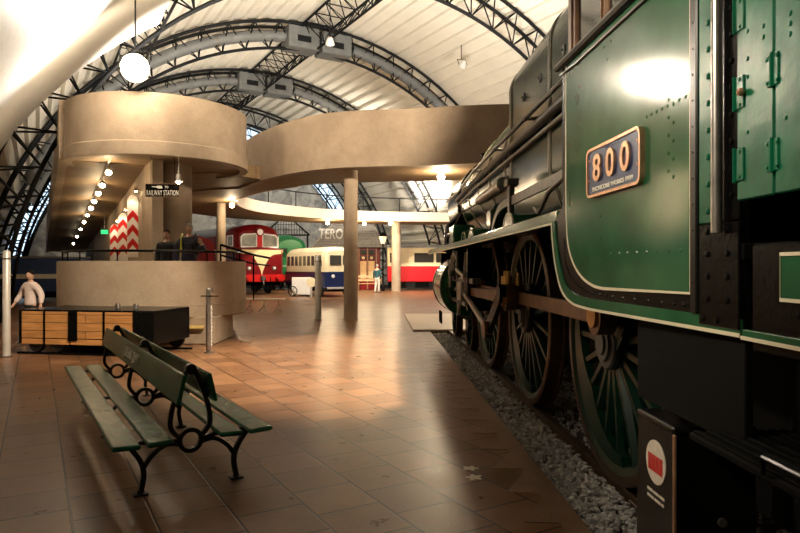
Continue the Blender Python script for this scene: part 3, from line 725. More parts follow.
# green band following the lower edge, with its cream line
lowband = [(2.11,1.371)] + [(p[0]-0.0,p[1]) for p in curve2([(3.25,1.371),(3.55,1.373),(3.78,1.392),(3.955,1.455),(4.058,1.575),(4.128,1.73),(4.157,1.875)])]
g = G(); g.band(lowband, 0.056, SX+0.002, SX+0.012); lp(g, 'lower_band', M['loco_green'], side)
g = G(); g.band([(2.11,1.344)] + [(p[0],p[1]) for p in low], 0.014, SX-0.002, SX+0.012); lp(g, 'lower_line', M['cream_line'], side, smooth=0)
pan = [(2.424,1.475)] + curve2([(3.30,1.463),(3.45,1.475),(3.62,1.52),(3.76,1.60),(3.85,1.71),(3.885,1.86),(3.895,2.1)]) + [(3.895,2.85),(2.424,2.85)]
g = G(); g.band([(2.424,2.85)]+pan[:-1], 0.016, SX-0.002, SX+0.001); lp(g, 'panel_line', M['cream_line'], side, smooth=0)
def studs(g, pts, r):
    for (x,y,z) in pts: g.ball((x,y,z), r, 8, (0.55,1,1))
rv = [(SX,2.72-0.055*i,2.13+0.005*i) for i in range(0)]
rv += [(SX,3.34,1.62+0.115*i) for i in range(4)] + [(SX,3.30-0.10*i,1.645) for i in range(9)]
rv += [(SX,2.80-0.048*i,2.255) for i in range(8)] + [(SX,2.60,2.28-0.075*i) for i in range(5)] + [(SX,2.56,2.25-0.075*i) for i in range(5)]
rv += [(SX,3.29,2.74),(SX,3.20,2.74),(SX,3.24,2.66)]
g = G(); g.prism(pan, SX, SX+0.013, 'yz'); studs(g, rv, 0.0085); panel = lp(g, 'side_panel', M['loco_green'], side, smooth=20)
# window sill, posts and dark glass
g = G(); g.tube([(SX-0.01,4.02,2.855),(SX-0.01,2.36,2.855)], 0.026, 8); g.tube([(SX-0.005,3.98,2.80),(SX-0.005,3.7,2.785),(SX-0.005,2.5,2.785)], 0.010, 6); win_ = lp(g, 'window_sill', M['black_shiny'], side)
for y0, y1 in ((3.78,3.92),(3.31,3.40),(2.36,2.44)):
    g = G(); g.bbox((SX+0.02,y0,2.85),(SX+0.06,y1,3.48),0.012); g.bbox((SX+0.01,y0+0.045,2.85),(SX+0.02,y1-0.045,3.48),0.004); lp(g, 'window_post', M['teak'], side)
g = G(); g.bbox((SX+0.04,2.4,2.86),(SX+0.05,3.9,3.48),0.002); lp(g, 'window_glass', M['glass_dark'], side)
# cab front, floor, roof, backhead
g = G(); g.bbox((SX+0.03,3.93,1.96),(1.62,3.97,3.6),0.004); g.bbox((1.62,3.93,3.95),(3.52,3.97,4.1),0.004); g.bbox((3.52,3.93,1.96),(3.91,3.97,3.6),0.004); lp(g, 'cab_front', M['boiler_green'])
g = G(); ro = []
for i in range(17):
    t = PI*(1-i/16); ro.append((LX+1.40*math.cos(t), 3.55+0.58*math.sin(t)))
g.prism(ro + [(x,z-0.04) for x,z in reversed(ro)], 1.95, 4.05, 'xz'); lp(g, 'cab_roof', M['black'], smooth=30)
g = G(); g.bbox((1.24,2.1,1.60),(3.9,3.95,1.66),0.005); g.box((1.3,2.05,1.30),(3.84,2.1,1.66)); lp(g, 'cab_floor', M['matte_black'])
g = G(); g.bbox((1.5,3.80,1.66),(3.6,3.95,3.5),0.06); lp(g, 'backhead', M['matte_black'])
# black frame under the cab
g = G(); g.bbox((SX+0.06,2.12,0.95),(SX+0.09,3.02,1.36),0.004); lp(g, 'cab_support', M['matte_black'])
g = G(); g.bbox((1.75,2.1,0.45),(1.8,3.6,1.36),0.004); lp(g, 'cab_stay', M['matte_black'])
# rear edge of the cab: bead, riveted strip, handrail pillar
g = G(); g.bbox((SX-0.012,2.365,1.40),(SX+0.014,2.415,3.6),0.006); studs(g, [(SX-0.012,2.39,1.52+0.1*i) for i in range(18)], 0.006); lp(g, 'edge_bead', M['black_shiny'], side)
g = G(); g.bbox((SX-0.004,2.225,1.74),(SX+0.013,2.362,3.6),0.004); studs(g, [(SX-0.006,2.295,1.785+0.1*i) for i in range(16)], 0.0125); lp(g, 'riveted_strip', M['door_green'], side)
g = G(); g.bbox((SX-0.004,2.11,1.36),(SX+0.012,2.362,1.738),0.004); g.bbox((SX-0.004,2.11,1.74),(SX+0.012,2.222,3.6),0.004); studs(g, [(SX-0.006,2.30,1.46+0.083*i) for i in range(4)]+[(SX-0.006,2.175,1.46+0.083*i) for i in range(4)]+[(SX-0.006,2.150,1.83+0.093*i) for i in range(15)]+[(SX-0.006,2.33,1.385),(SX-0.006,2.24,1.385)], 0.0125); lp(g, 'edge_plate', M['black'], side)
g = G(); g.tube([(SX-0.028,2.20,1.70),(SX-0.028,2.20,3.4)], 0.019, 12); lp(g, 'cab_handrail', M['steel'], side)
# doors closing the gap to the tender
def hinge(y, z, w, parent, pin=0):
    g = G(); g.bbox((SX+0.002,y-w,z-0.055),(SX+0.010,y,z+0.055),0.003); g.cyl((SX+0.002,y+pin,z-0.058),(SX+0.002,y+pin,z+0.058),0.007,8)
    for dz in (-0.042,0.042): g.ball((SX+0.002,y-w*0.6,z+dz),0.008,8,(0.6,1,1))
    return lp(g, 'hinge', M['door_green'], parent)
g = G(); g.bbox((SX+0.008,1.885,1.80),(SX+0.03,2.082,3.3),0.005); studs(g, [(SX+0.008,1.935,2.30),(SX+0.008,1.935,2.335),(SX+0.008,1.91,2.42),(SX+0.008,2.02,2.35),(SX+0.008,2.02,2.26),(SX+0.008,2.02,2.2),(SX+0.008,2.02,2.02)], 0.0085); d1 = lp(g, 'cab_door', M['door_green'])
for z in (2.16,1.92,2.42): hinge(2.085,z,0.05,d1,0.0)
g = G(); g.ball((SX-0.006,2.035,2.155),0.014,8); g.cyl((SX+0.01,2.035,2.155),(SX-0.006,2.035,2.155),0.008,8); lp(g, 'door_knob', M['copper'], d1)
g = G(); g.bbox((SX+0.004,1.15,1.80),(SX+0.026,1.873,3.3),0.005); studs(g, [(SX+0.004,1.80,2.26+0.03*i) for i in range(3)]+[(SX+0.004,1.74,2.24+0.04*i) for i in range(4)]+[(SX+0.004,1.82,2.02)], 0.009); d2 = lp(g, 'cab_door', M['door_green'])
for z in (2.18,1.92,2.5):
    g = G(); g.bbox((SX-0.001,1.850,z-0.05),(SX+0.009,1.908,z+0.05),0.003); g.cyl((SX-0.001,1.879,z-0.052),(SX-0.001,1.879,z+0.052),0.007,8)
    for yy in (1.855,1.903):
        for dz in (-0.036,0.036): g.ball((SX-0.001,yy,z+dz),0.0075,8,(0.6,1,1))
    lp(g, 'hinge', M['door_green'], d2)
# foot step with its tread and bracket
g = G(); g.bbox((1.12,1.55,0.955),(1.52,2.24,0.985),0.008)
for i in range(8): g.bbox((1.13+0.045*i,1.60,0.985),(1.15+0.045*i,2.22,0.995),0.003)
st = lp(g, 'foot_step', M['matte_black'])
g = G(); g.bbox((1.48,1.6,0.30),(1.51,2.2,1.36),0.005); g.bbox((1.12,1.75,0.40),(1.5,2.1,0.43),0.006); lp(g, 'step_bracket', M['matte_black'], st)
g = G(); g.tube([(1.11,1.60,0.98),(1.11,1.60,1.03),(1.11,1.78,1.03),(1.11,1.78,0.98)],0.008,6); lp(g, 'step_handle', M['black_shiny'], st)
# --- number plate
ang = 0.0
pc = Vector((SX-0.012, 3.145, 2.09)); pw, ph = 0.66, 0.262
def rrect(w, h, r, n=4):
    out = []
    for (cx,cy,a) in ((w/2-r,h/2-r,0),(-w/2+r,h/2-r,90),(-w/2+r,-h/2+r,180),(w/2-r,-h/2+r,270)):
        for i in range(n+1): out.append((cx+r*math.cos(R(a+90*i/n)), cy+r*math.sin(R(a+90*i/n))))
    return out
TP = axes((0,-1,0),(0,0,1),(-1,0,0),(pc.x-LX,pc.y-LY,pc.z-RZ))
g = G(); g.prism(rrect(pw-0.02,ph-0.02,0.03), -0.012, 0.006, 'xy', TP); plate = g.build('number_plate', M['plate_blue'], loco)
g = G(); g.band(rrect(pw-0.010,ph-0.010,0.035), 0.015, -0.012, 0.014, 'xy', True); g.build('plate_rim', M['copper'], plate, T=TP)
for i, ch in enumerate('800'):
    text('numeral', ch, 0.105, 0.145, M['copper'], plate, TP @ Matrix.Translation((-0.175+0.175*i,0.018,0.006)), 0.012)
text('plate_lettering', 'INCHICORE WORKS 1939', 0.50, 0.024, M['letter'], plate, TP @ Matrix.Translation((0,-0.092,0.006)), 0.004)
text('plate_lettering', 'G.S.R.', 0.20, 0.020, M['plate_blue'], plate, TP @ Matrix.Translation((0,0.108,0.006)), 0.003)
g = G()
for x in (-0.30,0.30):
    for y in (-0.04,0.07): g.ball((x,y,0.006),0.008,8)
g.build('plate_bolts', M['copper'], plate, T=TP)
# the cab sheet is sheared slightly to catch the floodlight's highlight
def skew(o):
    for v in o.data.vertices: v.co.x -= 0.035*(v.co.y+LY-3.1)
    o.data.update()
    for c in kids(o): skew(c)
skew(side); skew(plate)
# --- driving wheels
def driving_wheel(name_parent):
    """near side wheel, outer face at local x=0 growing to +x, axle at origin"""
    g = G(); w = 0.13
    g.lathe([(0.90,0.015),(0.935,0.0),(0.935,w),(0.865,w),(0.84,0.09),(0.865,0.03),(0.90,0.015)], axis='x', n=72)
    g.lathe([(0.001,-0.01),(0.20,0.0),(0.20,w),(0.1,w+0.01),(0.001,w+0.01)], axis='x', n=40)
    ns = 19
    for i in range(ns):
        t = 2*PI*i/ns; c, s_ = math.cos(t), math.sin(t)
        T = axes((1,0,0),(0,-s_,c),(0,c,s_),(0,0,0))
        sec0 = (0.020,0.028); vs = []
        for (r_, hw, x0, x1) in ((0.17,0.050,0.010,0.115),(0.5,0.040,0.02,0.105),(0.88,0.036,0.025,0.10)):
            for (xx,yy) in ((x0,-hw*0.5),(x0,hw*0.5),((x0+x1)/2,hw),(x1,hw*0.5),(x1,-hw*0.5),((x0+x1)/2,-hw)): vs.append(T @ Vector((xx,yy,r_)))
        fs = []
        for k in range(2):
            for j in range(6): fs.append((k*6+j,k*6+(j+1)%6,(k+1)*6+(j+1)%6,(k+1)*6+j))
        g.add(vs, fs)
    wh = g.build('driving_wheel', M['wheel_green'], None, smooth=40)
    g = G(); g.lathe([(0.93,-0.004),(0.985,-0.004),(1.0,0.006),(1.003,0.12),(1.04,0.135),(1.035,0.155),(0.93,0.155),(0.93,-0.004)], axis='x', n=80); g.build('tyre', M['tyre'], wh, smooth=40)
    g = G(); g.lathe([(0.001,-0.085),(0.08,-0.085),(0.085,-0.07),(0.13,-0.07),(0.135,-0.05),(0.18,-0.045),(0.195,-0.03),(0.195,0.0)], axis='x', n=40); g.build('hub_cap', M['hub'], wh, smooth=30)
    g = G()  # crank boss towards the pin
    px, pz = -0.24, 0.22
    d = Vector((0,px,pz)); 
    bosspts = []
    for i in range(24):
        t = 2*PI*i/24; rr = 0.15; bosspts.append((px+rr*math.cos(t), pz+rr*math.sin(t)))
    g.prism(bosspts, -0.045, 0.08, 'yz'); g.prism([(px+0.13,pz+0.07),(px-0.07,pz-0.13),(-0.14,-0.1),(0.12,0.14)], -0.03, 0.08, 'yz')
    g.cyl((0.0,px,pz),(-0.2,px,pz),0.075,20); g.build('crank_boss', M['wheel_green'], wh)
    g = G(); bal = []
    for i in range(13):
        t = R(-42-78+13*i*1.0-0) if False else R(-42-60+10*i); bal.append((0.87*math.cos(t),0.87*math.sin(t)))
    for i in range(12,-1,-1):
        t = R(-42-60+10*i); q = 0.60+0.2*abs(i-6)/6; bal.append((q*math.cos(t),q*math.sin(t)))
    g.prism(bal, 0.012, 0.075, 'yz'); g.build('balance_weight', M['wheel_green'], wh)
    return wh
w0 = driving_wheel(loco)
def place_wheel(w, x, y, z, flip=False):
    w.parent = loco; w.location = (x-LX, y-LY, z-RZ)
    if flip: w.rotation_euler = (0,0,PI)
for i, yy in enumerate(YC):
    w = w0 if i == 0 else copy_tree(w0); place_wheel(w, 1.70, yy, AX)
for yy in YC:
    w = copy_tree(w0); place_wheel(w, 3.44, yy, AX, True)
for yy in YC: lp(G().cyl((1.8,yy,AX),(3.34,yy,AX),0.11,16), 'axle', M['tyre'])
# bogie wheels
g = G(); g.lathe([(0.40,0.02),(0.40,0.11),(0.37,0.11),(0.37,0.02),(0.40,0.02)], axis='x', n=40); g.lathe([(0.001,-0.03),(0.1,-0.03),(0.12,0),(0.12,0.12),(0.001,0.12)], axis='x', n=24)
for i in range(11):
    t = 2*PI*i/11; g.cyl((0.06,0.1*math.cos(t),0.1*math.sin(t)),(0.06,0.39*math.cos(t),0.39*math.sin(t)),0.022,6)
bw = g.build('bogie_wheel', M['wheel_green'], loco)
g = G(); g.lathe([(0.40,0),(0.455,0.0),(0.46,0.12),(0.49,0.135),(0.40,0.145),(0.40,0)], axis='x', n=48); g.build('tyre', M['tyre'], bw)
for i,(x,yy,fl) in enumerate(((1.70,11.75,0),(1.70,14.0,0),(3.44,11.75,1),(3.44,14.0,1))):
    w = bw if i == 0 else copy_tree(bw); place_wheel(w, x, yy, RZ+0.46, bool(fl))
g = G(); g.bbox((1.9,11.2,0.4),(3.24,14.5,0.62),0.03); lp(g, 'bogie_frame', M['matte_black'])
# --- rods and motion
pinY, pinZ = -0.24, 0.22+AX
def rodbar(y0, y1, x0, x1, z, h, ends=True):
    g = G(); g.bbox((x0,y0,z-h/2),(x1,y1,z+h/2),0.008); g.box((x0-0.004,y0+0.1,z+h/2-0.02),(x0,y1-0.1,z+h/2)); g.box((x0-0.004,y0+0.1,z-h/2),(x0,y1-0.1,z-h/2+0.02))
    if ends:
        for yy in (y0,y1): g.cyl((x0-0.03,yy,z),(x1+0.03,yy,z),0.135,24)
    return g
cr = lp(rodbar(YC[0]+pinY, YC[1]+pinY, 1.52, 1.58, pinZ, 0.125), 'coupling_rod', M['rod'])
lp(rodbar(YC[1]+pinY, YC[2]+pinY, 1.52, 1.58, pinZ, 0.125), 'coupling_rod', M['rod'])
for yy in YC[:2]:
    g = G(); y_ = yy+pinY; g.cyl((1.47,y_,pinZ),(1.62,y_,pinZ),0.085,20); g.cyl((1.55,y_,pinZ+0.12),(1.55,y_,pinZ+0.22),0.045,14); g.cyl((1.55,y_,pinZ+0.22),(1.55,y_,pinZ+0.27),0.02,10); lp(g, 'oil_cup', M['brass'], cr)
g = G()  # connecting rod to the crosshead
p0 = Vector((1.44,YC[1]+pinY,pinZ)); p1 = Vector((1.44,10.45,1.18)); dv = (p1-p0).normalized(); up = Vector((1,0,0)).cross(dv)
T = axes((1,0,0), dv, up, p0); L_ = (p1-p0).length
g.prism([(0,-0.075),(L_,-0.05),(L_,0.05),(0,0.075)], -0.03, 0.03, 'yz', T); g.cyl(p0-Vector((0.045,0,0)), p0+Vector((0.045,0,0)), 0.15, 24); g.cyl(p1-Vector((0.045,0,0)), p1+Vector((0.045,0,0)), 0.10, 20)
con = lp(g, 'connecting_rod', M['rod'])
for yy in (YC[1]+pinY,YC[1]+pinY+0.16):
    g = G(); g.cyl((1.44,yy,pinZ+0.10),(1.44,yy,pinZ+0.23),0.05,14); g.cyl((1.44,yy,pinZ+0.23),(1.44,yy,pinZ+0.29),0.022,10); lp(g, 'oil_cup', M['brass'], con)
g = G(); g.cyl((1.36,YC[1]+pinY,pinZ),(1.42,YC[1]+pinY,pinZ),0.10,20); lp(g, 'big_end', M['brass'], con)
def link(name, p0, p1, w0_, w1_, th, m, knob=None):
    p0, p1 = Vector(p0), Vector(p1); d = (p1-p0).normalized(); up = Vector((1,0,0)).cross(d); T = axes((1,0,0), d, up, p0); L_ = (p1-p0).length
    g = G(); g.prism([(0,-w0_),(L_,-w1_),(L_,w1_),(0,w0_)], -th/2, th/2, 'yz', T)
    for p, w_ in ((p0,w0_),(p1,w1_)): g.cyl(p-Vector((th*0.7,0,0)), p+Vector((th*0.7,0,0)), w_*1.25, 18)
    return lp(g, name, m, smooth=30)
link('return_crank', (1.36,YC[1]+pinY,pinZ+0.04), (1.34,7.62,0.80), 0.085, 0.07, 0.055, M['black'])
link('eccentric_rod', (1.33,7.62,0.82), (1.36,9.85,1.15), 0.035, 0.03, 0.04, M['steel'])
g = G(); g.cyl((1.28,7.62,0.82),(1.38,7.62,0.82),0.10,20); lp(g, 'eccentric_end', M['rod'])
g = G(); g.tube([(1.38,9.72,1.05),(1.38,9.86,1.3),(1.38,9.88,1.55),(1.38,9.78,1.80)],0.035,8); lp(g, 'expansion_link', M['dull_steel'])
link('radius_rod', (1.36,9.86,1.42), (1.38,11.5,1.58), 0.03, 0.03, 0.04, M['steel'])
link('combination_lever', (1.36,10.6,0.80), (1.38,11.0,1.62), 0.03, 0.03, 0.04, M['steel'])
link('union_link', (1.36,10.6,0.82), (1.38,10.35,1.05), 0.025, 0.025, 0.035, M['steel'])
lp(G().bbox((1.38,9.2,1.32),(1.52,11.7,1.40),0.01), 'slide_bar', M['dull_steel']); lp(G().bbox((1.38,10.0,0.94),(1.52,11.7,1.01),0.01), 'slide_bar', M['dull_steel'])
g = G(); g.bbox((1.34,10.25,1.01),(1.54,10.68,1.33),0.02); g.cyl((1.44,10.6,1.17),(1.44,11.7,1.17),0.04,12); lp(g, 'crosshead', M['steel'])
lp(G().bbox((1.36,9.55,0.9),(1.95,9.65,1.86),0.01), 'motion_bracket', M['black']); lp(G().bbox((1.34,11.05,1.35),(1.6,11.15,1.87),0.01), 'motion_bracket', M['black'])
for (x,y,z,h) in ((1.33,11.3,1.5,0.28),(1.31,11.45,1.2,0.5),(1.33,11.0,1.66,0.2),(1.35,10.75,1.55,0.3)):
    g = G(); g.cyl((x,y,z),(x,y,z+h),0.022,8); g.bbox((x-0.03,y-0.04,z+h*0.5),(x+0.03,y+0.04,z+h*0.5+0.07),0.008); lp(g, 'valve_fitting', M['steel'])
# cylinder block with its cladding
sec = [(1.66+0.50*math.cos(R(t))*(1.0), 1.20+0.56*math.sin(R(t))) for t in range(90,271,10)]
sec = [(1.98,1.86)] + [(x,z) for x,z in sec] + [(1.98,0.64)]
g = G(); g.prism(sec, 11.75, 13.25, 'xz'); cyl_ = lp(g, 'cylinder', M['loco_green'], smooth=30)
for y0 in (11.72,13.2): lp(G().band(sec, 0.02, y0, y0+0.08, 'xz'), 'cladding_band', M['dull_steel'], cyl_, smooth=30)
g = G(); g.lathe([(0.001,11.60),(0.30,11.62),(0.34,11.68),(0.36,11.75)], (1.62,0,1.15), 'y', 28); g.lathe([(0.001,11.6),(0.14,11.62),(0.17,11.75)], (1.55,0,1.60), 'y', 20); lp(g, 'cylinder_cover', M['wheel_green'], cyl_)
g = G(); g.prism([(2*LX-x,z) for x,z in sec], 11.75, 13.25, 'xz'); lp(g, 'cylinder', M['loco_green'], smooth=30)
for (x0,x1,y0,y1,z0,z1) in ((1.27,1.3,13.1,13.16,0.30,0.66),):
    g = G(); g.tube([(1.3,12.9,0.66),(1.3,12.9,0.42),(1.3,13.2,0.42),(1.3,13.2,0.66)],0.02,6); lp(g, 'drain_cock', M['black'])
# buffer beam and buffers
g = G(); g.bbox((1.5,14.95,0.95),(3.64,15.05,1.90),0.01); beam = lp(g, 'buffer_beam', M['black'])
for x in (1.65,3.49):
    g = G(); g.lathe([(0.14,15.05),(0.12,15.2),(0.10,15.3),(0.06,15.32),(0.06,15.5),(0.2,15.52),(0.2,15.55),(0.001,15.56)], (x,0,1.1),'y',24); lp(g, 'buffer', M['black'], beam)

# ================================================================== TENDER
tend = tracked('tender', 'green and black tender close behind the locomotive cab doors', 'tender', LX, -0.2, RZ); TO = (LX,-0.2,RZ)
def tp(g, name, m, parent=tend, smooth=35): return g.build(name, m, parent, smooth, off=TO)
g = G(); g.bbox((SX+0.02,-2.6,1.30),(3.92,2.02,1.655),0.01); g.bbox((1.85,-2.6,0.5),(3.3,1.9,1.3),0.02); studs(g, [(SX+0.018,1.78-0.12*i,1.44) for i in range(6)], 0.012); fr = tp(g, 'tender_frame', M['black'])
g = G(); g.bbox((SX+0.008,-2.4,1.475),(SX+0.022,1.855,1.622),0.003); tp(g, 'frame_panel', M['loco_green'], fr)
g = G(); g.band([(1.85,1.48),(1.85,1.617),(-2.39,1.617),(-2.39,1.48)],0.011,SX+0.004,SX+0.012,'yz',True); tp(g, 'panel_line', M['cream_line'], fr, smooth=0)
g = G(); g.bbox((SX+0.006,-2.6,1.342),(SX+0.03,2.05,1.372),0.003); tp(g, 'tender_valance', M['loco_green'], fr)
g = G(); g.box((SX+0.002,-2.6,1.338),(SX+0.008,2.05,1.350)); tp(g, 'valance_line', M['cream_line'], fr, smooth=0)
g = G(); g.bbox((SX+0.04,-2.6,1.66),(3.90,1.05,3.2),0.05); tp(g, 'tank', M['loco_green'])
g = G(); g.bbox((1.62,-2.5,0.3),(1.72,1.55,1.3),0.02); tp(g, 'axle_guard', M['matte_black'])
for yy in (0.9,-0.9):
    g = G(); g.lathe([(0.001,0),(0.5,0.02),(0.62,0.0),(0.62,0.13),(0.001,0.13)], (1.72,yy,RZ+0.62), 'x', 40); tp(g, 'tender_wheel', M['wheel_green'])

# ================================================================== BLACK DISPLAY BOX UNDER THE CAB
bx = tracked('information_box', 'black box under the cab with a white and red round sticker', 'box', 1.42, 2.8, 0.0); BO = (1.42,2.8,0)
def bp_(g, name, m, parent=bx, smooth=35): return g.build(name, m, parent, smooth, off=BO)
top = [(1.25,2.62),(1.60,2.62),(1.60,2.98),(1.25,2.98)]; bot = [(1.25,2.60),(1.60,2.60),(1.60,3.02),(1.25,3.02)]
g = G(); g.v += [(x,y,-0.1) for x,y in bot]+[(x,y,0.87) for x,y in top]; g.f += [(3,2,1,0),(4,5,6,7),(0,1,5,4),(1,2,6,5),(2,3,7,6),(3,0,4,7)]
bp_(g, 'box_body', M['perspex'], smooth=0)
g = G(); g.bbox((1.243,2.612,0.87),(1.607,2.988,0.90),0.008); lid = bp_(g, 'lid', M['black_shiny'])
g = G(); g.bbox((1.244,2.606,0.0),(1.256,2.626,0.87),0.003); bp_(g, 'corner_trim', M['teak'])
g = G(); g.cyl((1.45,2.61,0.50),(1.45,2.60,0.50),0.02,10); bp_(g, 'latch', M['dull_steel'], lid)
TS = axes((0,-1,0),(0,0,1),(-1,0,0),(1.2485-BO[0],2.79-BO[1],0.70))
g = G(); g.prism([(0.098*math.cos(2*PI*i/40),0.098*math.sin(2*PI*i/40)) for i in range(40)], -0.002, 0.003, 'xy', TS); stk = g.build('sticker', M['sticker_white'], bx)
g = G()
for x0,x1 in ((-0.07,-0.038),(-0.032,0.0),(0.006,0.036),(0.042,0.072)): g.prism([(x0,-0.045),(x1,-0.045),(x1,0.03),(x0,0.03)], 0.003, 0.005, 'xy', TS)
g.prism([(-0.07,-0.045),(0.072,-0.045),(0.072,-0.02),(-0.07,-0.02)], 0.003, 0.0048, 'xy', TS)
g.build('red_lettering', M['sticker_red'], stk, smooth=0)
g = G()
for dz, segs in ((-0.14,((-0.085,-0.03),(-0.022,0.03),(0.038,0.085))),(-0.170,((-0.085,-0.02),(-0.010,0.05),(0.058,0.08)))):
    for x0,x1 in segs: g.prism([(x0,dz-0.006),(x1,dz-0.006),(x1,dz+0.006),(x0,dz+0.006)], 0.0, 0.003, 'xy', TS)
g.build('small_lettering', M['sticker_white'], stk, smooth=0)
# ================================================================== THE DOUBLE-SIDED BENCH
bench = thing('bench', 'long green double-sided slatted bench lettered QUEENS QUAY', 'bench', (-2.44,6.02,0), R(32))
HL = 1.97
def plank(x0, x1, z0, z1, tilt, name='seat_plank', m='bench_green', y0=-HL, y1=HL, b=0.012, parent=bench):
    cx, cz = (x0+x1)/2, (z0+z1)/2
    T = Matrix.Translation((cx,0,cz)) @ Matrix.Rotation(tilt,4,'Y')
    g = G(); g.bbox((-(x1-x0)/2,y0,-(z1-z0)/2),((x1-x0)/2,y1,(z1-z0)/2), b, T); return g.build(name, M[m], parent)
for s in (-1,1):
    for (a,b) in ((0.155,0.325),(0.365,0.545)):
        x0,x1 = (a,b) if s > 0 else (-b,-a)
        plank(x0,x1,0.372,0.405,-s*R(2.5) if a > 0.3 else s*R(2.0))
TB = {}
for s in (-1,1):
    T = Matrix.Translation((s*0.105,0,0.735)) @ Matrix.Rotation(-s*R(13),4,'Y')
    g = G(); g.bbox((-0.014,-HL,-0.105),(0.014,HL,0.105),0.010,T); bb = g.build('backrest', M['bench_green'], bench); TB[s] = (bb, T)
bb, T = TB[-1]
tm = T @ axes((0,-1,0),(0,0,1),(-1,0,0),(-0.015,0.02,0.0))
text('lettering', 'QUEENS QUAY', 0.78, 0.112, M['letter'], bb, tm, 0.003, 1.05)
bb, T = TB[1]
tm = T @ axes((0,1,0),(0,0,1),(1,0,0),(0.015,-0.02,0.0))
text('lettering', 'QUEENS QUAY', 0.78, 0.112, M['letter'], bb, tm, 0.003, 1.05)
def flat_bar(g, pts, w, d, y):
    P = catmull([(a,b,0) for a,b in pts], 6) if len(pts) > 2 else [Vector((a,b,0)) for a,b in pts]
    g.band([(p.x,p.y) for p in P], w, y-d/2, y+d/2, 'xz')
def support(y):
    g = G(); rc = 0.335
    g.v, g.f = [], []
    n = 28
    ring = [(0.075*math.cos(2*PI*i/n), rc+0.075*math.sin(2*PI*i/n)) for i in range(n)]
    g.band(ring, 0.03, y-0.02, y+0.02, 'xz', True)
    for s in (-1,1):
        flat_bar(g, [(s*0.085,rc+0.03),(s*0.135,rc+0.10),(s*0.135,0.52),(s*0.10,0.66),(s*0.03,0.83)], 0.032, 0.03, y)
        flat_bar(g, [(s*0.075,rc-0.005),(s*0.15,0.355),(s*0.30,0.36),(s*0.50,0.372)], 0.026, 0.03, y)
        flat_bar(g, [(s*0.07,rc-0.02),(s*0.17,0.325),(s*0.26,0.265),(s*0.315,0.19)], 0.03, 0.03, y)
        flat_bar(g, [(s*0.435,0.37),(s*0.39,0.32),(s*0.335,0.23),(s*0.315,0.14),(s*0.335,0.02)], 0.034, 0.034, y)
        g.bbox((s*0.335-0.05,y-0.035,0.0),(s*0.335+0.05,y+0.035,0.016),0.006); g.ball((s*0.335,y,0.02),0.026,8)
    g.cyl((0,y-0.03,0.845),(0,y+0.03,0.845),0.038,16)
    return g.build('iron_support', M['iron'], bench, smooth=40)
for y in (-1.76,0.0,1.76): support(y)

# ================================================================== THE WOODEN WAGON
cart = thing('rail_wagon', 'small black framed rail wagon with orange pine side boards', 'wagon', (-5.45,11.72,0), R(-10))
def cp(g, name, m, parent=cart, smooth=35): return g.build(name, M[m], parent, smooth)
g = G(); g.bbox((-1.30,-0.57,0.24),(1.30,0.57,0.30),0.01); g.bbox((-1.325,-0.60,0.775),(1.325,0.60,0.81),0.008)
g.bbox((-1.33,-0.62,0.20),(-1.28,0.62,0.81),0.008); fr_ = cp(g, 'frame', 'black')
for (x0,x1) in ((-1.28,-0.835),(-0.805,-0.335),(-0.165,0.34),(0.375,0.925)):
    g = G(); g.bbox((x0,-0.605,0.30),(x1,-0.575,0.775),0.006); cp(g, 'side_board', 'cart_wood', smooth=0)
for (x0,x1,w_) in ((-0.835,-0.805,0.62),(-0.335,-0.165,0.625),(0.34,0.375,0.62),(0.925,0.985,0.625)):
    g = G(); g.bbox((x0,-w_,0.17 if x1-x0<0.1 else 0.26),(x1,-0.57,0.79),0.006); cp(g, 'iron_strap', 'black')
for (x0,x1) in ((-1.325,-0.335),(-0.30,0.985)):
    g = G(); g.bbox((x0,-0.60,0.185),(x1,-0.54,0.288),0.008); cp(g, 'sole_bar', 'cart_wood', smooth=0)
g = G(); g.bbox((0.985,-0.62,0.22),(1.325,0.62,0.80),0.012); cp(g, 'end_box', 'black')
g = G(); g.bbox((-1.28,0.57,0.24),(1.0,0.6,0.79),0.006); cp(g, 'rear_board', 'cart_wood', smooth=0)
for x in (-1.03,-0.60,0.62,1.12):
    for y in (-0.53,0.53):
        g = G(); g.lathe([(0.001,-0.03),(0.045,-0.03),(0.05,-0.015),(0.10,-0.01),(0.115,-0.025),(0.145,-0.025),(0.145,0.03),(0.16,0.035),(0.16,0.045),(0.001,0.045)], (x,y,0.195), 'y', 28) if y < 0 else g.lathe([(0.001,0.03),(0.145,0.025),(0.145,-0.03),(0.16,-0.045),(0.001,-0.045)], (x,y,0.195), 'y', 28)
        cp(g, 'wheel', 'iron')
for y in (-0.53,0.53): cp(G().bbox((-1.42,y-0.03,0.0),(1.42,y+0.03,0.038),0.005), 'ground_rail', 'black')
for x,y in ((0.36,-0.2),(0.72,-0.2)):
    o = thing('metal_cup', 'small grey metal cup on the pine wagon top, %s' % ('nearer its black end' if x > 0.5 else 'further from its black end'), 'cup', tuple(Vector((-5.45,11.72,0.81)) + Matrix.Rotation(R(-10),3,'Z') @ Vector((x,y,0))), 0, 'metal cups on the wagon')
    g = G(); g.lathe([(0.045,0),(0.045,0.085),(0.035,0.10),(0.001,0.10)], n=20); g.lathe([(0.048,0.06),(0.05,0.065),(0.048,0.07)], n=20); g.build('cup_shell', M['dull_steel'], o)

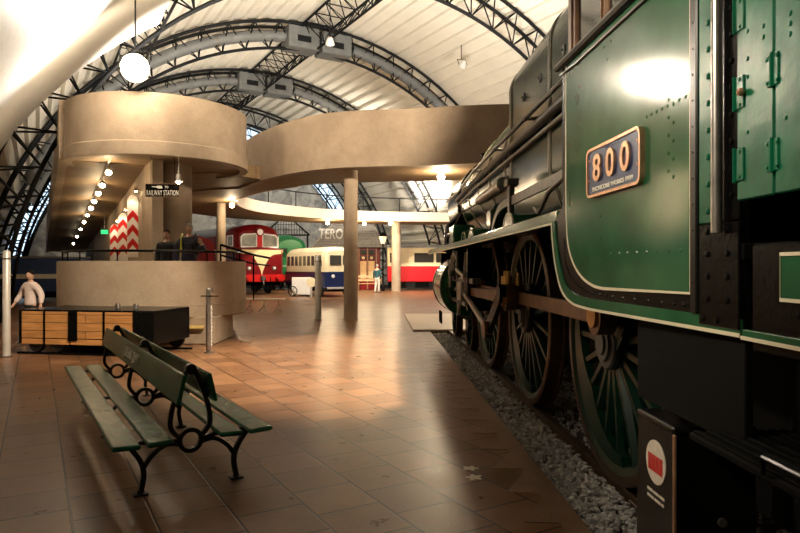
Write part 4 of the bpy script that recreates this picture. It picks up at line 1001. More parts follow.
# ================================================================== BOLLARDS AND POSTS
def bollard(x, y, r, h, lab):
    o = thing('light_bollard', lab, 'bollard', (x,y,0), 0, 'tall pale bollards')
    g = G(); g.lathe([(r,0.02),(r,h-0.03),(r-0.02,h),(0.001,h)], n=28); g.build('shaft', M['pale_metal'], o)
    g = G(); g.lathe([(r+0.035,0),(r+0.035,0.02),(r,0.025)], n=28); g.build('base_ring', M['dull_steel'], o)
    g = G(); g.lathe([(r+0.003,h-0.16),(r+0.003,h-0.13)], n=28); g.build('cap_joint', M['dull_steel'], o)
bollard(-6.87, 11.0, 0.062, 1.86, 'tall pale bollard standing by the child and the wooden wagon')
bollard(-2.42, 18.6, 0.095, 1.88, 'tall pale bollard standing beside the slim concrete column')
o = thing('metal_post', 'slim polished steel post with a black crossbar beside the wagon', 'post', (-3.50,11.55,0))
g = G(); g.bbox((-0.055,-0.045,0.02),(0.03,0.045,1.19),0.03); g.build('shaft', M['steel'], o)
g = G(); g.bbox((-0.14,-0.055,1.03),(0.18,0.0,1.05),0.004); g.build('crossbar', M['black'], o)
g = G(); g.bbox((0.032,-0.02,0.1),(0.05,0.02,0.86),0.006)
for i in range(11): g.bbox((0.035,-0.03,0.13+0.065*i),(0.056,0.03,0.155+0.065*i),0.004)
g.build('notched_strip', M['pale_metal'], o)
g = G(); g.lathe([(0.09,0),(0.09,0.02),(0.05,0.025)], n=24); g.build('foot', M['dull_steel'], o)
g = G(); g.cyl((0.07,-0.01,1.10),(0.07,-0.01,1.19),0.018,10); g.build('side_pin', M['steel'], o)

# white paw-like floor stickers
def splat(x, y, s, seed, lab):
    rnd = random.Random(seed); o = thing('floor_sticker', lab, 'sticker', (x,y,0), rnd.uniform(0,1), 'white floor stickers')
    g = G(); pts = []
    for i in range(48):
        t = 2*PI*i/48; r = s*(0.8+0.22*math.cos(5*t+seed)+rnd.uniform(-0.05,0.05)); pts.append((r*1.15*math.cos(t), r*math.sin(t)*1.0))
    g.prism(pts, 0.0, 0.0025); g.build('patch', M['sticker_white'], o, smooth=0)
splat(0.55, 4.93, 0.058, 1, 'irregular white sticker on the pavers, the one nearer the wagon')
splat(0.555, 4.72, 0.062, 2, 'irregular white sticker on the pavers, the one nearer the camera')

# ================================================================== SIGN, CHEVRON BOARDS, TRACK LIGHTS
sg = thing('hanging_sign', 'black sign with white lettering RAILWAY STATION and a pointing hand', 'sign', (-6.08,16.15,3.53), R(2))
g = G(); g.bbox((-0.43,-0.02,-0.165),(0.43,0.02,0.165),0.006); g.build('sign_board', M['black'], sg)
g = G(); g.band([(-0.43,-0.165),(0.43,-0.165),(0.43,0.165),(-0.43,0.165)],0.012,-0.026,0.02,'xz',True); g.build('sign_frame', M['teak'], sg)
FS = lambda x,z: axes((1,0,0),(0,0,1),(0,-1,0),(x,-0.021,z))
text('lettering', 'RAILWAY STATION', 0.80, 0.135, M['white'], sg, FS(0,-0.065), 0.004, 1.12, 0.004)
text('lettering', 'TO', 0.09, 0.06, M['white'], sg, FS(0.10,0.085), 0.004)
g = G(); g.prism([(-0.27,0.10),(-0.16,0.10),(-0.12,0.12),(-0.02,0.115),(0.0,0.05),(-0.10,0.045),(-0.17,0.075),(-0.27,0.085)], -0.025,-0.02,'xz'); g.build('pointing_hand', M['white'], sg, smooth=0)
for x in (-0.3,0.3):
    g = G(); g.cyl((x,0,0.16),(x,0,0.87),0.008,6); g.build('hanger', M['black'], sg)
WA = A.copy(); WN = -Bv                                   # wall runs along A and faces -B
for i,(a,zt,zb,lab) in enumerate(((20.35,3.72,1.85,'tall red and white chevron board nearest the wall end'),(22.8,3.36,1.75,'red and white chevron board in the middle of the ramp wall'),(25.4,3.15,1.75,'red and white chevron board deepest under the ramp'))):
    c = ab(a,2.50,zb)
    o = thing('chevron_board', lab, 'board', c, 0, 'chevron boards on the ramp wall')
    T = axes(Bv, (0,0,1), -A, (0,0,0)); h = zt-zb; w_ = 0.155
    pts = [(-w_,0),(w_,0),(w_,h-0.25)]+[(w_*math.cos(R(t)),h-0.25+0.25*math.sin(R(t))) for t in range(15,180,15)]+[(-w_,h-0.25)]
    g = G(); g.prism(pts, 0.0, 0.03, 'xy', T); bd = g.build('board_face', M['white'], o, smooth=0)
    for k in range(3):
        z0 = 0.18+0.42*k
        g = G(); g.prism([(-w_,z0),(0,z0+0.2),(w_,z0),(w_,z0+0.2),(0,z0+0.4),(-w_,z0+0.2)],0.03,0.034,'xy',T); g.build('red_chevron', M['red'], o, smooth=0)
    lp_ = thing('wall_spot', 'small brass wall lamp above the %s' % lab.split(' board')[0].replace('tall ','nearest ') , 'lamp', ab(a-0.3,2.55,zt+0.14), 0, 'lamps above the chevron boards')
    g = G(); g.cyl((0,0,0),tuple(Bv*0.15),0.012,6); g.build('arm', M['brass'], lp_)
    g = G(); g.lathe([(0.03,0.05),(0.06,-0.05)], n=14); g.build('lamp_shade', M['brass'], lp_)
    g = G(); g.ball((0,0,-0.045),0.035,8); g.build('bulb', M['lamp'], lp_)
    lamp('wall_spot_light', 'SPOT', ab(a-0.3,2.47,zt+0.1), 24, (1,0.80,0.55), target=ab(a+0.05,2.52,zb+0.3), size=0.05, spot=80)
# ten spotlights on a lighting track under the ramp
def spot_fixture(o, dirv, r=0.06, lit=True, L_=0.20):
    d = Vector(dirv).normalized(); a = Vector((0,0,1)); s1 = d.cross(a); s1 = s1.normalized() if s1.length > 1e-4 else Vector((1,0,0)); up = s1.cross(d)
    T = axes(s1, up, d, (0,0,0))
    g = G(); g.lathe([(0.001,-L_*0.5),(r*0.7,-L_*0.5),(r,-L_*0.1),(r,L_*0.5),(r-0.008,L_*0.5),(r-0.012,L_*0.42)], n=18, T=T); g.build('can', M['lamp_shell'], o)
    if lit:
        g = G(); g.lathe([(0.001,L_*0.47),(r*0.55,L_*0.46),(r-0.012,L_*0.42)], n=18, T=T); g.build('lens', M['lamp'], o)
    g = G(); g.cyl((0,0,0.02),(0,0,0.22),0.012,8); g.build('stem', M['lamp_shell'], o)
tr = thing('lighting_track', 'long thin lighting track under the sloping ramp', 'track', ab(20.5,1.85,rz_(20.5)-0.01))
g = G(); p0 = ab(18.2,1.72,rz_(18.2)-0.03); p1 = ab(42,1.72,rz_(42)-0.03); g.tube([p0-tr.location,p1-tr.location],0.03,6); g.build('rail_bar', M['lamp_shell'], tr)
NAMES = ['first','second','third','fourth','fifth','sixth','seventh','eighth','ninth','tenth']
for i, a in enumerate((19.0,20.9,22.3,23.9,25.4,27.2,29.2,31.6,34.5,37.8)):
    p = ab(a,1.72,rz_(a)-0.27)
    o = thing('track_spotlight', '%s glowing spotlight along the ramp lighting track, counted from the drum' % NAMES[i], 'spotlight', p, 0, 'spotlights on the ramp track')
    spot_fixture(o, (0.35,-0.75,-0.55), 0.085 if i < 5 else 0.07)
    if i % 2 == 0 and i < 8: lamp('track_light', 'POINT', p+Vector((0.06,-0.16,-0.12)), 34 if i < 5 else 20, (1,0.70,0.38), size=0.06)
# soffit lamps of the walkways
for i,(x,y,z,e,lab) in enumerate(((1.22,18.75,4.25,150,'glowing lamp under the bridge close to the locomotive boiler'),(-0.58,38.6,4.25,160,'glowing lamp in front of the pale column by the red coach'),(-7.2,27.0,4.22,90,'glowing lamp at the tight inner bend of the ring walkway'),(-5.70,16.22,3.76,9,'small glowing lamp hanging at the end of the station sign'),(-11.0,35.5,3.7,0,'small lamp behind the thick pier'),(-4.4,38.4,4.25,220,'lamp on the far walkway above the green locomotive'),(-2.2,38.9,4.25,220,'lamp on the far walkway above the small railcar'))):
    if i == 4: continue
    o = thing('soffit_lamp', lab, 'lamp', (x,y,z), 0, 'lamps under the walkways')
    g = G(); g.lathe([(0.05,0.20),(0.06,0.04),(0.10,0.0)], n=18); g.build('can', M['lamp_shell'], o)
    if i == 3: g = G(); g.cyl((0,0,0.19),(0,0,0.70),0.012,8); g.build('stem', M['lamp_shell'], o)
    g = G(); g.ball((0,0,-0.01),0.11 if i != 3 else 0.05,12); g.build('bulb', M['bright_bulb'] if i in (0,1) else M['lamp'], o)
    if e: lamp('soffit_light', 'POINT', (x,y-0.05,z-0.18), e, (1,0.76,0.46), size=0.1)
ex = thing('exit_sign', 'small green glowing exit sign under the ramp', 'sign', ab(27.5,2.35,2.95))
g = G(); g.bbox((-0.15,-0.02,-0.09),(0.15,0.02,0.09),0.006); g.build('case', M['lamp_shell'], ex)
g = G(); g.bbox((-0.14,-0.024,-0.08),(0.14,-0.02,0.08),0.002); g.build('panel', M['exit_green'], ex)
g = G(); g.cyl((0,0,0.09),(0,0,rz_(27.5)-2.95),0.01,6); g.build('hanger', M['lamp_shell'], ex)

# ================================================================== FLOOD LIGHTS AND ADDED UPLIGHTERS
def flood(loc, target, lab, energy, col, size=0.34, spot=150, glow='flood', r=0.30, stem=0.42):
    o = thing('floodlight', lab, 'floodlight', loc, 0, 'floodlights in the roof')
    d = (Vector(target)-Vector(loc)).normalized(); s1 = d.cross(Vector((0,0,1)));
    s1 = s1.normalized() if s1.length > 1e-3 else Vector((1,0,0)); up = s1.cross(d); T = axes(s1, up, d, (0,0,0))
    g = G(); g.lathe([(0.001,-0.22),(r*0.45,-0.2),(r*0.8,-0.05),(r,0.10),(r-0.015,0.10),(r-0.03,0.07)], n=28, T=T); g.build('housing', M['lamp_shell'], o)
    g = G(); g.lathe([(0.001,0.09),(r*0.6,0.085),(r-0.03,0.07)], n=28, T=T); g.build('lens', M[glow], o)
    g = G(); g.cyl(T @ Vector((-r,0,0)), T @ Vector((-r,0.42,0)) , 0.015, 6); g.cyl(T @ Vector((r,0,0)), T @ Vector((r,0.42,0)), 0.015, 6); g.cyl(T @ Vector((-r,0.42,0)), T @ Vector((r,0.42,0)), 0.015, 6); g.cyl(T @ Vector((0,0.42,0)), T @ Vector((0,0.42,0))+Vector((0,0,stem)), 0.02, 6); g.build('bracket', M['truss'], o)
    lamp('flood_light', 'SPOT', tuple(Vector(loc)+d*0.14), energy, col, target=target, size=size*0.6, spot=spot, blend=0.6)
# ================================================================== BACKGROUND VEHICLES
BACK = 0                                                  # helper frames: front face at local y=0, body runs to +y
# --- red and cream diesel locomotive
dl = thing('diesel_locomotive', 'red diesel locomotive with a cream V on its nose', 'locomotive', (-7.75,35.3,0), R(36.9))
def dp(g, name, m, parent=dl, smooth=35): return g.build(name, M[m], parent, smooth)
def loop(pts, y): return [(x,y,z) for x,z in pts]
def arch_sec(w, z0, zs, zt, n=10):
    pts = [(-w,z0),(-w,zs)]
    for i in range(1,n): 
        t = PI*(1-i/n); pts.append((w*math.cos(t), zs+(zt-zs)*math.sin(t)))
    return pts + [(w,zs),(w,z0)]
def loft(g, secs):
    k = len(secs[0][1])
    o = len(g.v)
    for y, p in secs: g.v += [(x,y,z) for x,z in p]
    for i in range(len(secs)-1):
        for j in range(k): g.f.append((o+i*k+j, o+i*k+(j+1)%k, o+(i+1)*k+(j+1)%k, o+(i+1)*k+j))
    g.f += [tuple(o+j for j in range(k)), tuple(o+(len(secs)-1)*k+j for j in range(k))]
    return g
g = loft(G(), [(0.0,arch_sec(1.20,1.10,2.50,2.62)),(0.25,arch_sec(1.40,1.08,2.55,2.68)),(10.4,arch_sec(1.40,1.08,2.55,2.68))]); body = dp(g, 'body', 'maroon')
g = loft(G(), [(0.38,arch_sec(1.18,2.55,3.35,3.62)),(0.75,arch_sec(1.36,2.55,3.40,3.98)),(10.4,arch_sec(1.36,2.55,3.40,3.98))]); dp(g, 'cab_roof', 'maroon')
g = loft(G(), [(1.9,arch_sec(1.38,3.36,3.42,4.01)),(10.4,arch_sec(1.38,3.36,3.42,4.01))]); dp(g, 'grey_roof', 'roof_grey')
vp = [(-1.2,2.52),(-1.2,2.30)]
for i in range(9): vp.append((-0.95+0.90*(i/8)**0.75*1.0, 2.28-1.0*(i/8)**1.9))
vp += [(0.0,1.05)] + [(-x,z) for x,z in reversed(vp[2:])] + [(1.2,2.30),(1.2,2.52)]
g = G(); g.prism(vp, -0.03, 0.012, 'xz'); dp(g, 'cream_chevron', 'cream', smooth=0)
for s in (-1,1):
    g = G(); g.box((s*1.395-0.012,0.2,2.36),(s*1.395+0.012,4.6,2.56)); dp(g, 'cream_band', 'cream', smooth=0)
for s in (-1,1):
    o = [(s*0.18,2.68),(s*1.10,2.68),(s*1.10,3.22),(s*0.95,3.36),(s*0.18,3.42)]
    T = Matrix.Translation((0,0.36,0)) @ Matrix.Rotation(R(-4),4,'X')
    g = G(); g.band(o, 0.085, -0.05, 0.06, 'xz', True); fr_ = g.build('window_frame', M['white'], dl, 30, T=Matrix.Translation((0,0.30,0)))
    g = G(); g.prism(o, 0.0, 0.03, 'xz'); g.build('pane', M['glass_pale'], fr_, 0, T=Matrix.Translation((0,0.30,0)))
    # cab side window
    g = G(); g.band([(0.75,2.72),(1.55,2.72),(1.55,3.30),(0.75,3.30)], 0.08, s*1.36-0.02, s*1.36+0.04 if s > 0 else s*1.36-0.05, 'yz', True); f2 = dp(g, 'window_frame', 'white')
    g = G(); g.box((s*1.372-0.01,0.75,2.72),(s*1.372+0.01,1.55,3.30)); dp(g, 'pane', 'glass_pale', f2)
g = G(); g.bbox((-0.15,0.22,2.6),(0.15,0.45,3.4),0.03); dp(g, 'centre_pillar', 'red')
g = G(); g.cyl((0,0.42,3.52),(0,0.20,3.52),0.24,24); hl = dp(g, 'headlight', 'maroon')
g = G(); g.cyl((0,0.20,3.52),(0,0.18,3.52),0.17,24); dp(g, 'lamp_glass', 'white', hl)
for s in (-1,1):
    g = G(); g.cyl((s*0.75,0.1,1.48),(s*0.75,-0.06,1.48),0.13,16); l2 = dp(g, 'marker_lamp', 'dull_steel')
    g = G(); g.ball((s*0.75,-0.05,1.48),0.09,10); dp(g, 'lamp_glass', 'white', l2)
    g = G(); g.lathe([(0.12,0),(0.11,-0.3),(0.07,-0.32),(0.07,-0.48),(0.2,-0.5),(0.2,-0.55),(0.001,-0.56)], (s*0.9,0,0.95), 'y', 20); dp(g, 'buffer', 'red')
g = G(); g.bbox((-1.35,-0.05,0.72),(1.35,0.25,1.12),0.02); dp(g, 'buffer_beam', 'red')
g = G(); g.bbox((-0.12,-0.25,0.8),(0.12,0.0,1.05),0.02); g.tube([(0,-0.2,0.85),(0,-0.3,0.6),(0,-0.1,0.45)],0.035,8); dp(g, 'coupling', 'dull_steel')
g = G(); g.bbox((-1.25,0.3,0.5),(1.25,10.2,1.1),0.03); dp(g, 'underframe', 'black')
for x in (-0.55,0.2,0.5):
    g = G(); g.tube([(x,-0.05,0.95),(x,-0.14,0.7),(x+0.06,-0.05,0.4)],0.025,6); dp(g, 'brake_hose', 'black')
for y in (1.0,2.8,7.2,9.0):
    for s in (-1,1):
        g = G(); g.lathe([(0.001,-0.06),(0.42,-0.06),(0.46,-0.07),(0.46,0.05),(0.5,0.06),(0.5,0.07),(0.001,0.07)], (s*0.82,y,0.5), 'x', 28) ; dp(g, 'wheel', 'iron')
# red buffer block and machinery standing low in front of it
# --- long dark red carriage behind the people on the platform
mc = thing('maroon_carriage', 'dark maroon carriage seen behind the man with the backpack', 'carriage', (-10.4,31.6,0), R(45))
g = loft(G(), [(0,arch_sec(1.2,1.05,2.6,3.15)),(6.0,arch_sec(1.2,1.05,2.6,3.15))]); g.build('body', M['maroon'], mc)
g = G(); g.bbox((-1.22,-0.01,0.55),(1.22,6.0,1.05),0.02); g.build('underframe', M['black'], mc)
g = G(); g.bbox((-1.225,0.8,1.95),(-1.20,1.6,2.12),0.004); g.build('red_plate', M['red'], mc)
for y in (1.0,2.5,4.2,5.4):
    g = G(); g.lathe([(0.001,-0.06),(0.42,-0.06),(0.42,0.06),(0.001,0.06)], (-0.9,y,0.42), 'x', 24); g.build('wheel', M['iron'], mc)
# --- green railcar behind
gr = thing('green_locomotive', 'bright green rounded locomotive standing behind the red diesel', 'locomotive', (-7.25,41.8,0), R(34))
def gp(g, name, m, parent=gr, smooth=35): return g.build(name, M[m], parent, smooth)
g = loft(G(), [(0,arch_sec(0.85,1.0,2.9,3.35)),(0.35,arch_sec(1.25,0.95,2.95,3.62)),(0.9,arch_sec(1.35,0.95,3.0,3.72)),(5,arch_sec(1.35,0.95,3.0,3.72))]); gp(g, 'body', 'bright_green')
for s in (-1,1):
    g = G(); g.bbox((s*0.5-0.28,0.0,2.15),(s*0.5+0.28,0.10,2.8),0.02); gp(g, 'cab_window', 'glass_dark')
    g = G(); g.lathe([(0.1,0),(0.06,-0.4),(0.18,-0.42),(0.18,-0.46),(0.001,-0.47)], (s*0.8,0.2,0.95), 'y', 16); gp(g, 'buffer', 'black')
    for y in (1.0,3.5):
        g = G(); g.lathe([(0.001,-0.06),(0.45,-0.06),(0.45,0.06),(0.001,0.06)], (s*0.8,y,0.45), 'x', 24); gp(g, 'wheel', 'iron')
g = G(); g.bbox((-1.3,0.05,0.7),(1.3,0.3,1.0),0.02); gp(g, 'buffer_beam', 'red')
g = G(); g.bbox((-1.20,-0.005,1.58),(1.20,0.3,1.64),0.004); gp(g, 'pale_stripe', 'white')
g = G(); g.bbox((-1.2,0.3,0.5),(1.2,4.8,0.95),0.02); gp(g, 'underframe', 'black')
# --- small cream and navy railbus
rb = thing('railbus', 'small cream and navy blue railbus with slanted front pillars', 'railbus', (-3.0,32.7,0), R(36.9))
def rp(g, name, m, parent=rb, smooth=35): return g.build(name, M[m], parent, smooth)
W_ = 0.95
g = loft(G(), [(0,arch_sec(0.85,0.52,1.3,1.31)),(0.12,arch_sec(W_,0.5,1.28,1.30)),(4.6,arch_sec(W_,0.5,1.28,1.30)),(4.75,arch_sec(0.85,0.52,1.3,1.31))]); rp(g, 'lower_body', 'navy')
g = loft(G(), [(0.04,arch_sec(0.84,1.30,2.28,2.42)),(0.22,arch_sec(W_,1.30,2.32,2.55)),(0.6,arch_sec(W_,1.30,2.32,2.62)),(4.2,arch_sec(W_,1.30,2.32,2.62)),(4.75,arch_sec(0.8,1.30,2.2,2.40))]); rp(g, 'upper_body', 'coach_cream')
for i in range(7):
    y0 = 1.25+0.46*i
    g = G(); g.bbox((-W_-0.008,y0,1.62),(-W_+0.02,y0+0.32,2.14),0.01); rp(g, 'side_window', 'glass_dark')
for (y0) in (0.42,0.80):
    g = G(); g.prism([(y0,1.62),(y0+0.24,1.62),(y0+0.34,2.16),(y0+0.12,2.16)], -W_-0.008, -W_+0.02, 'yz'); rp(g, 'side_window', 'glass_dark')
for (x0,x1) in ((-0.72,-0.04),(0.06,0.74)):
    g = G(); g.bbox((x0,-0.0,1.66),(x1,0.10,2.16),0.02); rp(g, 'windscreen', 'glass_dark')
for s in (-1,1):
    g = G(); g.lathe([(0.001,-0.05),(0.09,-0.04),(0.1,0.05)], (s*0.55,0.0,1.08), 'y', 16); rp(g, 'headlamp', 'white')
g = G(); g.bbox((0.1,-0.02,0.85),(0.62,0.05,1.5),0.01); rp(g, 'cream_door', 'coach_cream')
g = G(); g.bbox((-0.9,-0.12,0.42),(0.9,0.02,0.52),0.01); rp(g, 'bumper', 'pale_metal')
g = G(); g.bbox((-0.8,0.1,0.28),(0.8,4.6,0.52),0.02); rp(g, 'chassis', 'black')
for y in (0.9,3.8):
    for s in (-1,1):
        g = G(); g.lathe([(0.001,-0.05),(0.30,-0.05),(0.33,0.0),(0.30,0.05),(0.001,0.05)], (s*0.78,y,0.33), 'x', 24); rp(g, 'wheel', 'iron')
# --- red and cream coach
rc = thing('coach', 'red and cream coach beyond the pale column', 'coach', (1.3,42.6,0), R(3))
def kp(g, name, m, parent=rc, smooth=35): return g.build(name, M[m], parent, smooth)
g = G(); g.bbox((-2.15,0,0.55),(2.3,1.9,1.62),0.03); kp(g, 'lower_body', 'coach_red')
g = G(); g.bbox((-2.15,0.02,1.62),(2.3,1.9,2.86),0.03); kp(g, 'upper_body', 'coach_cream')
g = loft(G(), [(-2.2,[(0,2.86),(0.3,3.02),(0.95,3.08),(1.6,3.02),(1.9,2.86)])]*1+[(2.32,[(0,2.86),(0.3,3.02),(0.95,3.08),(1.6,3.02),(1.9,2.86)])])
g.v = [(y,x,z) for x,y,z in g.v]; kp(g, 'roof', 'roof_grey')
for (x0,x1) in ((-2.0,-1.25),(-0.35,1.0),(1.12,2.15)):
    g = G(); g.band([(x0,1.82),(x1,1.82),(x1,2.52),(x0,2.52)],0.06,-0.03,0.03,'xz',True); f2 = kp(g, 'window_frame', 'coach_cream')
    g = G(); g.bbox((x0,-0.005,1.82),(x1,0.02,2.52),0.004); kp(g, 'pane', 'glass_dark', f2)
g = G(); g.box((-2.16,-0.012,1.60),(2.31,0.0,1.66)); kp(g, 'cream_line', 'coach_cream')
g = G(); g.bbox((-2.1,0.1,0.18),(2.25,1.8,0.56),0.02); kp(g, 'underframe', 'black')
for x in (-1.5,-0.6,1.0,1.8):
    g = G(); g.lathe([(0.001,-0.05),(0.34,-0.05),(0.34,0.05),(0.001,0.05)], (x,0.15,0.34), 'y', 24); kp(g, 'wheel', 'iron')
# --- low blue vehicle at the far left
bt = thing('blue_carriage', 'dark blue carriage with a painted light reflection along its side behind the child', 'carriage', (-15.6,27.6,0), R(24))
g = G(); g.bbox((-1.9,0,0.45),(1.9,1.7,1.92),0.06); g.build('body', M['blue'], bt)
g = G(); g.bbox((-1.905,-0.012,1.05),(1.905,0.02,1.25),0.004); g.build('reflection_band', M['white'], bt)  # pale strip paints in the light's reflection along the flank
g = G(); g.bbox((-1.85,0.05,1.90),(1.85,1.65,2.02),0.04); g.build('roof', M['roof_grey'], bt)
g = G(); g.bbox((-1.8,0.1,0.2),(1.8,1.6,0.46),0.02); g.build('underframe', M['black'], bt)
for x in (-1.2,1.2):
    g = G(); g.lathe([(0.001,-0.05),(0.34,-0.05),(0.34,0.05),(0.001,0.05)], (x,0.12,0.34), 'y', 24); g.build('wheel', M['iron'], bt)

# ================================================================== STATION BUILDING
sb = thing('station_building', 'small station building with grey hipped slate roof and panelled front', 'building', (-3.5,44.2,0), R(2))
def sp_(g, name, m, parent=sb, smooth=20): return g.build(name, M[m], parent, smooth)
g = G(); g.bbox((-2.1,-1.0,0),(2.1,1.2,2.95),0.02); sp_(g, 'wall', 'maroon')
ev, rdg = 2.88, 4.65
P = [(-2.55,-1.45,ev),(2.45,-1.45,ev),(2.45,1.6,ev),(-2.55,1.6,ev),(-1.15,0.1,rdg),(1.55,0.1,rdg)]
g = G(); g.add(P, [(0,1,5,4),(1,2,5),(2,3,4,5),(3,0,4),(3,2,1,0)])
for i in range(1,9):                                       # slate courses
    t = i/9; z = ev+(rdg-ev)*t; xl = -2.55+1.4*t; xr = 2.45-0.9*t; yy = -1.45+1.55*t
    g.tube([(xl,yy-0.012,z),(xr,yy-0.012,z)],0.016,4)
rf = sp_(g, 'roof', 'slate', smooth=0)
g = G(); g.tube([P[4],P[5]],0.06,6); g.tube([P[0],P[4]],0.05,6); g.tube([P[1],P[5]],0.05,6); sp_(g, 'ridge', 'ridge_tile', rf)
sl = Vector((0,1.55,rdg-ev)).normalized()
text('roof_lettering', 'TEROG', 2.15, 1.0, M['pale_metal'], rf, axes((1,0,0),sl,Vector((1,0,0)).cross(sl),(-1.05,-1.45+1.55*0.52-0.03,ev+(rdg-ev)*0.52+0.03)), 0.03)
for i in range(4):
    x0 = -0.25+0.62*i if i < 3 else 1.62
    x0 = (-0.55,0.12,0.74,1.30)[i]
    g = G(); g.bbox((x0,-1.06,0.75),(x0+0.42,-0.99,1.95),0.01); sp_(g, 'poster_panel', 'poster')
    g = G(); g.bbox((x0,-1.05,2.05),(x0+0.42,-0.99,2.30),0.01); w2 = sp_(g, 'lower_pane', 'glass_dark')
    g = G(); g.prism([(x0+0.21+0.11*math.cos(2*PI*k/16),2.17+0.10*math.sin(2*PI*k/16)) for k in range(16)],-1.07,-1.05,'xz'); sp_(g, 'round_notice', 'poster', w2)
    g = G(); g.bbox((x0,-1.05,2.38),(x0+0.42,-0.99,2.72),0.01); sp_(g, 'upper_pane', 'glass_dark')
for x in (-0.62,0.03,0.65,1.24,1.84): sp_(G().bbox((x-0.035,-1.10,0),(x+0.035,-0.98,2.9),0.01), 'front_post', 'teak')
ga = thing('iron_gable', 'dark iron lattice gable behind the red diesel locomotive', 'gable', (-8.6,47.6,0), R(5))
g = G(); g.tube([(-1.75,0,3.95),(0,0,5.55),(1.75,0,3.95)],0.07,6); g.tube([(-1.75,0,3.95),(1.75,0,3.95)],0.06,6); g.build('rafters', M['truss'], ga)
g = G()
for i in range(-8,9): g.tube([(i*0.2,0,3.95),(i*0.2,0,5.5-abs(i*0.2)*0.914)],0.022,5)
for i in (1,2,3): g.tube([(-1.75+0.44*i,0,3.95+0.4*i),(1.75-0.44*i,0,3.95+0.4*i)],0.02,5)
g.build('lattice', M['truss'], ga)
for x in (-1.6,1.6):
    g = G(); g.cyl((x,0,0),(x,0,3.95),0.07,10); g.build('iron_post', M['truss'], ga)
# platform lamp
pl = thing('station_lamp', 'old station lamp post with a white glass lantern', 'lamp post', (-1.1,40.6,0))
g = G(); g.lathe([(0.12,0),(0.12,0.3),(0.06,0.4),(0.045,2.9),(0.07,2.95),(0.04,3.05)], n=14); g.build('post', M['black'], pl)
g = G(); g.lathe([(0.13,3.05),(0.26,3.5),(0.26,3.52),(0.001,3.55)], n=4); g.build('lantern_glass', M['white'], pl, smooth=0)
g = G(); g.lathe([(0.28,3.52),(0.1,3.72),(0.03,3.8),(0.001,3.85)], n=4); g.build('lantern_cap', M['black'], pl, smooth=0)
# signboards, low seat and the station bench
wb = thing('white_board', 'white floor standing board in front of the railbus', 'board', (-5.2,33.2,0), R(0))
g = G(); g.bbox((-0.50,-0.03,0.10),(0.50,0.03,1.02),0.01); g.build('panel', M['white'], wb)
for x in (-0.4,0.4):
    g = G(); g.bbox((x-0.03,-0.15,0),(x+0.03,0.15,0.10),0.01); g.build('foot', M['dull_steel'], wb)
wr = thing('spoked_wheel', 'small dark wheel leaning on the white board', 'wheel', (-5.62,33.0,0.0))
g = G(); g.tube([(0.22*math.cos(2*PI*i/20),0.0,0.285+0.26*math.sin(2*PI*i/20)) for i in range(20)],0.025,6,True); g.build('rim', M['iron'], wr)
g = G()
for i in range(6): g.cyl((0,0,0.285),(0.22*math.cos(PI*i/3),0,0.285+0.26*math.sin(PI*i/3)),0.012,5)
g.build('spokes', M['iron'], wr)
rs = thing('round_sign', 'round white disc sign on a short post by the white board', 'sign', (-4.58,32.5,0))
g = G(); g.cyl((0,0,0),(0,0,0.55),0.05,10); g.build('post', M['pale_metal'], rs)
g = G(); g.cyl((0,0.02,0.76),(0,-0.02,0.76),0.25,28); g.build('disc', M['coach_cream'], rs)
ls = thing('low_bench', 'low pale timber bench on thin metal trestles', 'bench', (-5.05,22.3,0), R(-6))
g = G(); g.bbox((-1.15,-0.20,0.40),(0.98,0.20,0.455),0.015); g.build('seat', M['pale_slab'], ls)
for x in (-0.9,-0.25,0.25,0.78):
    g = G(); g.tube([(x-0.15,-0.17,0.0),(x,-0.05,0.2),(x,0,0.40)],0.014,6); g.tube([(x+0.15,-0.17,0.0),(x,-0.05,0.2)],0.014,6); g.tube([(x,0.17,0.0),(x,0.02,0.2)],0.014,6); g.build('leg', M['dull_steel'], ls)
sbn = thing('station_bench', 'pale slatted bench in front of the station building', 'bench', (-2.0,41.6,0), R(2))
for z,y in ((0.45,-0.2),(0.45,0.0),(0.62,0.2),(0.85,0.24)):
    g = G(); g.bbox((-0.75,y-0.07,z-0.02),(0.75,y+0.07,z+0.02) if z < 0.5 else (0.75,y-0.03,z+0.12),0.01); g.build('slat', M['timber'], sbn)
for x in (-0.65,0.65):
    g = G(); g.cyl((x,-0.2,0),(x,-0.2,0.44),0.03,8); g.cyl((x,0.18,0),(x,0.26,1.0),0.03,8); g.bbox((x-0.025,-0.22,0.38),(x+0.025,0.2,0.43),0.01); g.build('leg', M['black'], sbn)

# ================================================================== PEOPLE
def skin(name, nodes, edges, m, parent, sub=2, root=0):
    me = bpy.data.meshes.new(name); me.from_pydata([n[:3] for n in nodes], edges, []); o = bpy.data.objects.new(name, me); COL.objects.link(o)
    bpy.context.view_layer.objects.active = o
    o.modifiers.new('skin','SKIN'); o.modifiers['skin'].use_smooth_shade = True; o.modifiers['skin'].branch_smoothing = 0.4
    for i, n in enumerate(nodes):
        sv = me.skin_vertices[0].data[i]; r = n[3]; sv.radius = r if isinstance(r, tuple) else (r, r); sv.use_root = (i == root); sv.use_loose = False
    s = o.modifiers.new('sub','SUBSURF'); s.levels = sub; s.render_levels = sub
    dg = bpy.context.evaluated_depsgraph_get(); me2 = bpy.data.meshes.new_from_object(o.evaluated_get(dg)); me2.materials.clear(); me2.materials.append(m)
    bpy.data.objects.remove(o); o2 = bpy.data.objects.new(name, me2); COL.objects.link(o2); o2.parent = parent
    me2.polygons.foreach_set('use_smooth',[True]*len(me2.polygons)); return o2
